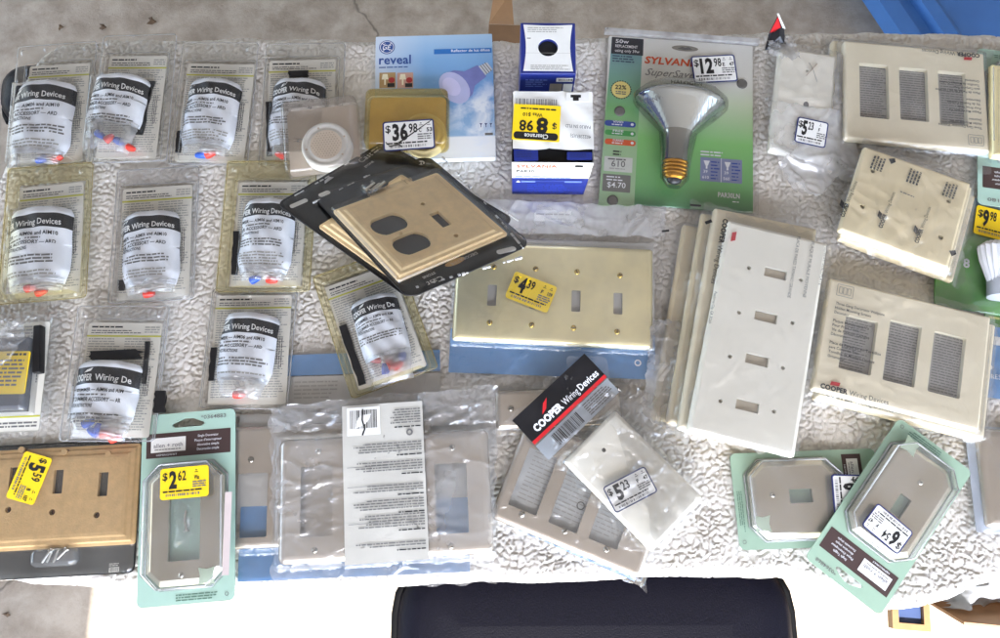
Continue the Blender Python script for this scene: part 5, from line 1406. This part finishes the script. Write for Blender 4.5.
# ------------------------------------------------------------------ blanket
def poly_y(px, z):
    pts = [at(x, y, z) for x, y in px]
    return np.array([p.x for p in pts]), np.array([p.y for p in pts])
front = [(-200, 575), (0, 577), (25, 583), (95, 585), (240, 587), (395, 585), (440, 581), (560, 578), (720, 574), (800, 574), (840, 590), (885, 606), (925, 604), (955, 596), (985, 582), (1020, 575), (1200, 570)]
back = [(-200, 60), (0, 55), (60, 42), (110, 37), (200, 36), (370, 38), (450, 41), (560, 36), (640, 33), (770, 31), (900, 30), (1000, 32), (1200, 34)]
left = [(96, 30), (62, 42), (38, 56), (23, 78), (19, 112), (12, 140), (-4, 180), (-40, 230), (-90, 300), (-110, 420), (-120, 600)]
fx, fy = poly_y(front, FL); bx_, by_ = poly_y(back, FL); fy = fy + .011; by_ = by_ - .011; lp = [at(x, y, FL) for x, y in left]
ly_ = np.array([p.y for p in lp][::-1]); lx_ = np.array([p.x for p in lp][::-1]) + .011
def worley(X, Y, cell, seed):
    rg = np.random.RandomState(seed); N = 64
    jx = rg.rand(N, N); jy = rg.rand(N, N)
    gx = X / cell; gy = Y / cell; ix = np.floor(gx).astype(int); iy = np.floor(gy).astype(int)
    f1 = np.full(X.shape, 9.0); f2 = np.full(X.shape, 9.0)
    for dx in (-1, 0, 1):
        for dy in (-1, 0, 1):
            cx = ix + dx; cy = iy + dy
            d = np.hypot(cx + jx[cx % N, cy % N] - gx, cy + jy[cx % N, cy % N] - gy)
            f2 = np.minimum(f2, np.maximum(f1, d)); f1 = np.minimum(f1, d)
    return f1, f2
def vnoise(X, Y, cell, seed):
    rg = np.random.RandomState(seed); N = 128; T = rg.rand(N, N)
    gx = X / cell; gy = Y / cell; ix = np.floor(gx).astype(int); iy = np.floor(gy).astype(int); u = gx - ix; v = gy - iy
    u = u * u * (3 - 2 * u); v = v * v * (3 - 2 * v)
    g_ = lambda a, c: T[a % N, c % N]
    return (g_(ix, iy) * (1 - u) + g_(ix + 1, iy) * u) * (1 - v) + (g_(ix, iy + 1) * (1 - u) + g_(ix + 1, iy + 1) * u) * v
DX = .00135
xs = np.arange(-.80, .86, DX); ys = np.arange(-.20, .70, DX)
X, Y = np.meshgrid(xs, ys)
yf = np.interp(X, fx, fy); yb = np.interp(X, bx_, by_); xl = np.interp(Y, ly_, lx_)
yf = yf + .002 * (vnoise(X, X * 0, .03, 3) - .5) * 2; yb = yb + .002 * (vnoise(X, X * 0, .02, 4) - .5) * 2
dF = np.maximum(yf - Y, 0); dB = np.maximum(Y - yb, 0); dL = np.maximum(xl - X, 0)
Rr = .012
def curl(d):
    a = np.minimum(d / Rr, math.pi / 2); o = Rr * np.sin(a); dz = Rr * (1 - np.cos(a)) + np.maximum(d - Rr * math.pi / 2, 0)
    return o, dz
oF, zF = curl(dF); oB, zB = curl(dB); oL, zL = curl(dL)
BX = np.where(dL > 0, xl - oL, X); BY = np.where(dF > 0, yf - oF, np.where(dB > 0, yb + oB, Y))
BY += np.where(dF > .02, .006 * np.sin(X * 40) * np.minimum((dF - .02) / .05, 1), 0)
BZ = FL - .0046 - np.maximum(np.maximum(zF, zB), zL) + .002 * (vnoise(X, Y, .07, 5) - .5)
wx = X + .0030 * (vnoise(X, Y, .0065, 8) - .5) * 2; wy = Y + .0030 * (vnoise(X, Y, .0065, 9) - .5) * 2
f1, f2 = worley(wx, wy * 1.2, .0074, 10)
def smooth01(t):
    t = np.clip(t, 0, 1); return t * t * (3 - 2 * t)
# clumps with thin creases between them; some creases close up
close = smooth01((vnoise(X, Y, .016, 21) - .30) / .35)
crack = 1 - (1 - smooth01((f2 - f1) / .19)) * (.55 + .45 * close)
dome = 1 - np.clip(f1, 0, 1) ** 2
amt = .68 + .34 * vnoise(X, Y, .08, 12)
Dsp = (.0028 * crack + .0004 * dome + .00022 * (vnoise(X, Y, .0032, 13) + vnoise(X + .3, Y, .0052, 15) - 1)) * amt + .0009 * (vnoise(X, Y, .03, 14) - .5)
gxx, gyx = np.gradient(BX); gxy, gyy = np.gradient(BY); gxz, gyz = np.gradient(BZ)
# rows run along y, columns along x
tu = np.stack([np.gradient(BX, axis=1), np.gradient(BY, axis=1), np.gradient(BZ, axis=1)], -1); tv = np.stack([np.gradient(BX, axis=0), np.gradient(BY, axis=0), np.gradient(BZ, axis=0)], -1)
nrm = np.cross(tu, tv); nrm /= np.maximum(np.linalg.norm(nrm, axis=-1, keepdims=True), 1e-12)
PX = BX + nrm[..., 0] * Dsp; PY = BY + nrm[..., 1] * Dsp; PZ = BZ + nrm[..., 2] * Dsp
keep = (dF < .13) & (dB < .13) & (dL < .13)
ny, nx = X.shape
idx = np.arange(nx * ny).reshape(ny, nx)
kq = keep[:-1, :-1] & keep[1:, :-1] & keep[:-1, 1:] & keep[1:, 1:]
quads = np.stack([idx[:-1, :-1], idx[:-1, 1:], idx[1:, 1:], idx[1:, :-1]], -1)[kq]
used = np.unique(quads); remap = np.full(nx * ny, -1); remap[used] = np.arange(len(used))
vv = np.stack([PX.ravel(), PY.ravel(), PZ.ravel()], -1)[used]
qd = remap[quads].astype(np.int32); me = bpy.data.meshes.new('blanket')
me.vertices.add(len(vv)); me.vertices.foreach_set('co', vv.astype(np.float32).ravel())
me.loops.add(qd.size); me.loops.foreach_set('vertex_index', qd.ravel())
me.polygons.add(len(qd)); me.polygons.foreach_set('loop_start', np.arange(0, qd.size, 4, dtype=np.int32)); me.polygons.foreach_set('use_smooth', np.ones(len(qd), dtype=bool))
me.update(calc_edges=True); me.validate()
fm, nt, nd, lk, p = new_mat('cream_fleece')
tc = nd.new('ShaderNodeTexCoord'); n1 = noise_node(nd, lk, 9, 4, .6, tc.outputs['Object']); n2 = noise_node(nd, lk, 900, 3, .7, tc.outputs['Object'])
rp = nd.new('ShaderNodeValToRGB'); lk.new(n1.outputs['Fac'], rp.inputs['Fac'])
rp.color_ramp.elements[0].position = .3; rp.color_ramp.elements[0].color = S(228, 222, 212); rp.color_ramp.elements[1].position = .7; rp.color_ramp.elements[1].color = S(243, 239, 231)
mx = nd.new('ShaderNodeMix'); mx.data_type = 'RGBA'; mx.blend_type = 'MULTIPLY'; mx.inputs['Factor'].default_value = .35; lk.new(rp.outputs['Color'], mx.inputs['A']); lk.new(n2.outputs['Fac'], mx.inputs['B'])
lk.new(mx.outputs['Result'], p.inputs['Base Color']); p.inputs['Roughness'].default_value = .95; p.inputs['Specular IOR Level'].default_value = .1; p.inputs['Sheen Weight'].default_value = .15
bp_ = nd.new('ShaderNodeBump'); bp_.inputs['Strength'].default_value = .6; bp_.inputs['Distance'].default_value = .001; lk.new(n2.outputs['Fac'], bp_.inputs['Height']); lk.new(bp_.outputs['Normal'], p.inputs['Normal'])
me.materials.append(fm)
o = bpy.data.objects.new('blanket', me); C.objects.link(o); tag_props(o, 'cream sherpa fleece blanket spread over the whole table', 'blanket')

# table under the blanket
y0t, y1t = at(500, 574, FL).y + .004, at(500, 44, FL).y; x0t = at(40, 60, FL).x
P = Pose([(0, 0), (10, 0), (10, 10), (0, 10)], 0); P.M = Matrix.Translation((0.25, (y0t + y1t) / 2, 0))
g = thing('folding_table', 'folding table hidden beneath the cream fleece blanket', 'table', P)
b = B(); TP = M('table_plastic', (200, 198, 190), .5); b.prism(rrect(0, 0, 2 * (.25 - x0t) - .06, (y1t - y0t), .04), .70, .733, TP); b.build('tabletop', g)
for sx in (-1, 1):
    for sy in (-1, 1):
        b = B(); b.tube([(sx * .6, sy * .22, .70), (sx * .62, sy * .24, 0)], .014, M('grey_tube', (110, 110, 112), .4, .6), 10); b.build('leg', g)

# ------------------------------------------------------------------ chairs
def chair(label, quad, zs, rad, legs=True, col=(6, 6, 14)):
    P = Pose(quad, 0, base=zs)
    P.M.translation.z = 0
    g = thing('padded_chair', label, 'chair', P, 'navy padded chairs')
    W, H = P.w, P.h
    vm = M('navy_vinyl', col, .42, var=.5, vs=500, bump=.4, bs=500, spec=.07)
    kk = min(1, min(W, H) * .42 / .10)
    b = B(); b.plate('round', W, H, rad, [(i_ * kk, z_) for i_, z_ in [(.012, zs - .05), (.002, zs - .045), (0, zs - .03), (.005, zs - .016), (.016, zs - .006), (.04, zs), (.07, zs + .004), (.10, zs + .006)]], vm); b.build('seat', g)
    b = B(); pts = rrect(0, 0, W + .002, H + .002, rad); pts.append(pts[0]); b.tube([(p[0], p[1], zs - .030) for p in pts], .006, M('black_piping', (6, 6, 8), .7, spec=.08), 8); b.build('piping', g)
    for sx in (-1, 1):
        for sy in (-1, 1):
            b = B(); b.tube([(sx * W * .36, sy * H * .34, zs - .05), (sx * W * .44, sy * H * .42, 0)], .012, M('grey_tube', (110, 110, 112), .4, .6), 10); b.build('leg', g)
    return g
chair('dark navy chair seat pushed in under the front edge of the table', [(392, 556), (796, 550), (806, 730), (394, 730)], .52, .075)
chair('navy chair edge peeking out past the back left table corner', [(-6, 60), (120, 54), (118, 112), (-6, 117)], .62, .034, col=(36, 44, 70))

# ------------------------------------------------------------------ floor and things on it
fl = bpy.data.materials.new('concrete'); fl.use_nodes = True; nt = fl.node_tree; nd, lk = nt.nodes, nt.links; p = nd['Principled BSDF']
tc = nd.new('ShaderNodeTexCoord')
a1 = noise_node(nd, lk, 1.6, 6, .6, tc.outputs['Object'], .3); a2 = noise_node(nd, lk, 14, 6, .65, tc.outputs['Object'], .2); a3 = noise_node(nd, lk, 160, 5, .75, tc.outputs['Object'])
rp = nd.new('ShaderNodeValToRGB'); lk.new(a1.outputs['Fac'], rp.inputs['Fac']); rp.color_ramp.elements[0].position = .3; rp.color_ramp.elements[0].color = S(158, 145, 129); rp.color_ramp.elements[1].position = .7; rp.color_ramp.elements[1].color = S(186, 174, 158)
r2 = nd.new('ShaderNodeValToRGB'); lk.new(a2.outputs['Fac'], r2.inputs['Fac']); r2.color_ramp.elements[0].position = .35; r2.color_ramp.elements[0].color = (.66, .63, .60, 1); r2.color_ramp.elements[1].position = .65; r2.color_ramp.elements[1].color = (1.05, 1.05, 1.05, 1)
r3 = nd.new('ShaderNodeValToRGB'); lk.new(a3.outputs['Fac'], r3.inputs['Fac']); r3.color_ramp.elements[0].position = .28; r3.color_ramp.elements[0].color = (.55, .52, .5, 1); r3.color_ramp.elements[1].position = .42; r3.color_ramp.elements[1].color = (1, 1, 1, 1)
m1 = nd.new('ShaderNodeMix'); m1.data_type = 'RGBA'; m1.blend_type = 'MULTIPLY'; m1.inputs['Factor'].default_value = 1; lk.new(rp.outputs['Color'], m1.inputs['A']); lk.new(r2.outputs['Color'], m1.inputs['B'])
m2 = nd.new('ShaderNodeMix'); m2.data_type = 'RGBA'; m2.blend_type = 'MULTIPLY'; m2.inputs['Factor'].default_value = .5; lk.new(m1.outputs['Result'], m2.inputs['A']); lk.new(r3.outputs['Color'], m2.inputs['B'])
vo = nd.new('ShaderNodeTexVoronoi'); vo.feature = 'DISTANCE_TO_EDGE'; vo.inputs['Scale'].default_value = 1.1
wn = noise_node(nd, lk, 5, 4, .6, tc.outputs['Object']); am = nd.new('ShaderNodeMix'); am.data_type = 'VECTOR'; am.inputs['Factor'].default_value = .22; lk.new(tc.outputs['Object'], am.inputs['A']); lk.new(wn.outputs['Color'], am.inputs['B']); lk.new(am.outputs['Result'], vo.inputs['Vector'])
cr = nd.new('ShaderNodeMapRange'); lk.new(vo.outputs['Distance'], cr.inputs['Value']); cr.inputs['From Max'].default_value = .006; cr.inputs['To Min'].default_value = .45
m3 = nd.new('ShaderNodeMix'); m3.data_type = 'RGBA'; m3.blend_type = 'MULTIPLY'; m3.inputs['Factor'].default_value = 1; lk.new(m2.outputs['Result'], m3.inputs['A']); lk.new(cr.outputs['Result'], m3.inputs['B'])
lk.new(m3.outputs['Result'], p.inputs['Base Color']); p.inputs['Roughness'].default_value = .8; p.inputs['Specular IOR Level'].default_value = .25
bb2 = nd.new('ShaderNodeBump'); bb2.inputs['Strength'].default_value = .3; bb2.inputs['Distance'].default_value = .004; lk.new(a3.outputs['Fac'], bb2.inputs['Height']); lk.new(bb2.outputs['Normal'], p.inputs['Normal'])
b = B(); b.rect(-14, -14, 14, 14, 0, fl); b.build('floor', kind='structure')
# scraps of dry leaf
for i, (px, py, s, lab) in enumerate(((103, 27, .010, 'dark leaf scrap upright near the back edge, between two dimmer packs'), (152, 21, .013, 'brown leaf scrap with a bent tip farthest back on the concrete'), (60, 28, .008, 'flat dark leaf scrap on the concrete behind the left dimmer pack'), (8, 614, .007, 'small black bit on the shaded concrete in front of the table'))):
    p0 = at(px, py, .002); b = B(); rg = random.Random(i + 3); a0 = rg.random() * 6
    pts = [(s * (.5 + .6 * rg.random()) * math.cos(a0 + k * .9) * (1.5 if k % 2 else .35), s * (.5 + .6 * rg.random()) * math.sin(a0 + k * .9)) for k in range(7)]
    vs = [(p0.x, p0.y, .006)] + [(p0.x + q[0], p0.y + q[1], .001 + .005 * rg.random()) for q in pts]
    b.add(vs, [(0, k + 1, (k + 1) % 7 + 1) for k in range(7)], M('dry_leaf', (92, 72, 52), .8)); b.build('leaf_scrap', None, lab, 'leaf', 'leaf scraps on the concrete')

# blue tub behind the table
zt = .15
c0 = at(879, 0, zt); c1 = at(900, 31, zt); d = (c1 - c0); d.z = 0; d.normalize(); nrm_ = Vector((-d.y, d.x, 0))
if nrm_.x < 0: nrm_ = -nrm_
P = Pose([(0, 0), (10, 0), (10, 10), (0, 10)], 0)
cen = c1 + nrm_ * .45 - d * .12
P.M = Matrix((d, nrm_ * 1.0, Vector((0, 0, 1)) )).transposed().to_4x4()
if P.M.to_3x3().determinant() < 0: P.M = Matrix((d, -nrm_, Vector((0, 0, 1)))).transposed().to_4x4(); 
P.M.translation = (cen.x, cen.y, 0)
g = thing('storage_tub', 'large blue plastic tub on the floor behind the right end of the table', 'tub', P)
tub = M('blue_tub_plastic', (56, 98, 154), .4, var=.12, vs=8, bump=.15, bs=120)
b = B(); w_, h_ = .95, .90
def rg_(i, z): return [(q[0], q[1], z) for q in rrect(0, 0, w_ - 2 * i, h_ - 2 * i, .06)]
b.loft([rg_(.10, 0), rg_(.035, zt - .03), rg_(.035, zt - .04), rg_(0, zt - .04), rg_(0, zt), rg_(.035, zt + .002), rg_(.04, zt - .012), rg_(.07, zt - .014), rg_(.075, zt + .006), rg_(.10, zt + .008), rg_(.115, zt - .002)], tub, False)
b.face([(q[0], q[1]) for q in rrect(0, 0, w_ - .23, h_ - .23, .05)], zt - .002, tub)
b.build('tub_body', g)

# cardboard behind and in front
CB = M('cardboard', (134, 103, 74), .75, var=.10, vs=30, bump=.2)
P = Pose([(488, 24), (524, 26), (524, 70), (488, 68)], 0, base=.30)
P.M.translation.z = 0
g = thing('cardboard_box', 'brown cardboard box on the floor behind the blue bulb box', 'box', P)
b = B(); b.box(-P.w / 2, -P.h / 2, 0, P.w / 2, P.h / 2, .30, CB); b.build('box_body', g)
b = B(); b.add([(-P.w / 2, P.h / 2, .301), (P.w * .2, P.h / 2, .301), (P.w * .1, P.h / 2 + .05, .33), (-P.w * .4, P.h / 2 + .03, .33)], [(0, 1, 2, 3)], CB); b.build('flap', g)

P = Pose([(926, 582), (1100, 582), (1100, 611), (926, 609)], 0, base=.34)
P.M.translation.z = 0
g = thing('cardboard_box', 'open cardboard box on the floor at the front right, under a grey plastic sheet', 'box', P)
W, H = P.w, P.h + .18
b = B()
for (xa, ya, xb, yb) in ((-W / 2, -P.h / 2, W / 2, -P.h / 2 + .004), (-W / 2, H - P.h / 2 - .004, W / 2, H - P.h / 2), (-W / 2, -P.h / 2 + .004, -W / 2 + .004, H - P.h / 2 - .004), (W / 2 - .004, -P.h / 2 + .004, W / 2, H - P.h / 2 - .004)): b.box(xa, ya, 0, xb, yb, .34, CB)
b.box(-W / 2 + .004, -P.h / 2 + .004, .0, W / 2 - .004, H - P.h / 2 - .004, .004, CB)
b.build('box_body', g)
b = B(); b.prism([(-W / 2, 0), (W / 2, 0), (W / 2 - .012, .105), (-W / 2 + .004, .10)], 0, .004, CB); b.v = [(x, -P.h / 2 + .004 - y * .2 - z_ * .97, .341 + y * .85 - z_ * .2) for x, y, z_ in b.v]; b.build('flap', g)
P = Pose([(938, 582), (1060, 540), (1060, 596), (934, 604)], 0, base=.345)
g = thing('plastic_sheet', 'crumpled grey plastic sheet spilling from the cardboard box at the front right', 'plastic bag', P)
film_sheet(g, P, [(930, 588), (1060, 540), (1060, 594), (934, 606)], M('grey_polythene', (150, 154, 160), .35, var=.1, spec=.4), base=0, seed=12, folds=30, amp=.016, fold_w=.010, cell=.004, wav=.003, name='sheet')
P = Pose([(896, 603), (929, 605), (929, 628), (900, 622)], 0, base=.38)
P.M.translation.z = .36
g = thing('picture_frame', 'small wooden frame with a blue panel leaning at the corner of the cardboard box', 'frame', P)
W, H = .054, .044
b = B(); WD = M('honey_wood', (122, 94, 60), .5, var=.15, vs=60)
b.fill(rrect(0, 0, W, H, .001), [rrect(0, 0, W - .018, H - .018, .001)], .014, WD, .012); b.loft([[(q[0], q[1], z) for q in rrect(0, 0, W, H, .001)] for z in (0, .014)], WD, False); b.build('frame', g)
b = B(); b.rect(-W / 2 + .008, -H / 2 + .008, W / 2 - .008, H / 2 - .008, .006, M('slate_blue_panel', (40, 58, 96), .5)); b.build('panel', g)

# ------------------------------------------------------------------ shade: the garage roof and door jamb that keep the sun off the table
SUN_EL = R(48); 
ydoor = -1.615; zroof = 2.42
wh = M('painted_drywall', (172, 172, 174), .8, var=.03)
b = B(); b.box(-4.0, ydoor, zroof, 4.0, 3.0, zroof + .15, wh); b.build('garage_ceiling', kind='structure')
b = B(); b.box(2.1, -.9, 0, 2.25, 2.597, zroof - .003, wh); b.build('unseen_garage_wall', kind='structure', label='unseen wall added on the right to darken that side', cat='wall')  # out of view, added to block light and darken the right side
b = B(); b.box(-4.0, 2.6, 0, 4.0, 2.75, zroof - .003, wh); b.build('unseen_garage_wall', kind='structure', label='unseen wall added at the back to block light from behind', cat='wall')  # out of view, added to darken the far floor and cut back light
b = B(); b.box(-4.0, ydoor, 0, -.775, ydoor + .15, zroof - .003, wh); b.build('unseen_garage_wall', kind='structure', label='painted wall beside the garage door opening', cat='wall')

# ------------------------------------------------------------------ light
w = bpy.data.worlds.new('World'); bpy.context.scene.world = w; w.use_nodes = True
nt = w.node_tree; bg = nt.nodes['Background']; sky = nt.nodes.new('ShaderNodeTexSky'); sky.sky_type = 'NISHITA'; sky.sun_disc = False
sky.sun_elevation = SUN_EL; sky.sun_rotation = R(180); hs_ = nt.nodes.new('ShaderNodeHueSaturation'); hs_.inputs['Saturation'].default_value = .85; nt.links.new(sky.outputs[0], hs_.inputs['Color']); nt.links.new(hs_.outputs[0], bg.inputs['Color']); bg.inputs['Strength'].default_value = .15
ld = bpy.data.lights.new('sun', 'SUN'); ld.energy = 2.0; ld.angle = R(.5); ld.color = (1, .97, .93)
lo_ = bpy.data.objects.new('sun', ld); C.objects.link(lo_)
dirv = Vector((0, math.cos(SUN_EL), -math.sin(SUN_EL)))
lo_.rotation_euler = dirv.to_track_quat('-Z', 'Y').to_euler()

# ------------------------------------------------------------------ camera and output
sc = bpy.context.scene
cd = bpy.data.cameras.new('camera'); cd.sensor_width = 36; cd.sensor_fit = 'HORIZONTAL'; cd.lens = 36 * FPX / 1000; cd.clip_start = .02; cd.clip_end = 200
co = bpy.data.objects.new('camera', cd); C.objects.link(co); co.location = CAM; co.rotation_euler = (TH, 0, 0); sc.camera = co
sc.view_settings.view_transform = 'Standard'; sc.view_settings.look = 'None'; sc.view_settings.exposure = 3.42; sc.view_settings.gamma = 1
sc.render.engine = 'CYCLES'
cy_ = sc.cycles
cy_.use_denoising = True; cy_.max_bounces = 10; cy_.diffuse_bounces = 4; cy_.glossy_bounces = 3; cy_.transparent_max_bounces = 24; cy_.transmission_bounces = 4
cy_.caustics_reflective = False; cy_.caustics_refractive = False; cy_.sample_clamp_indirect = 4
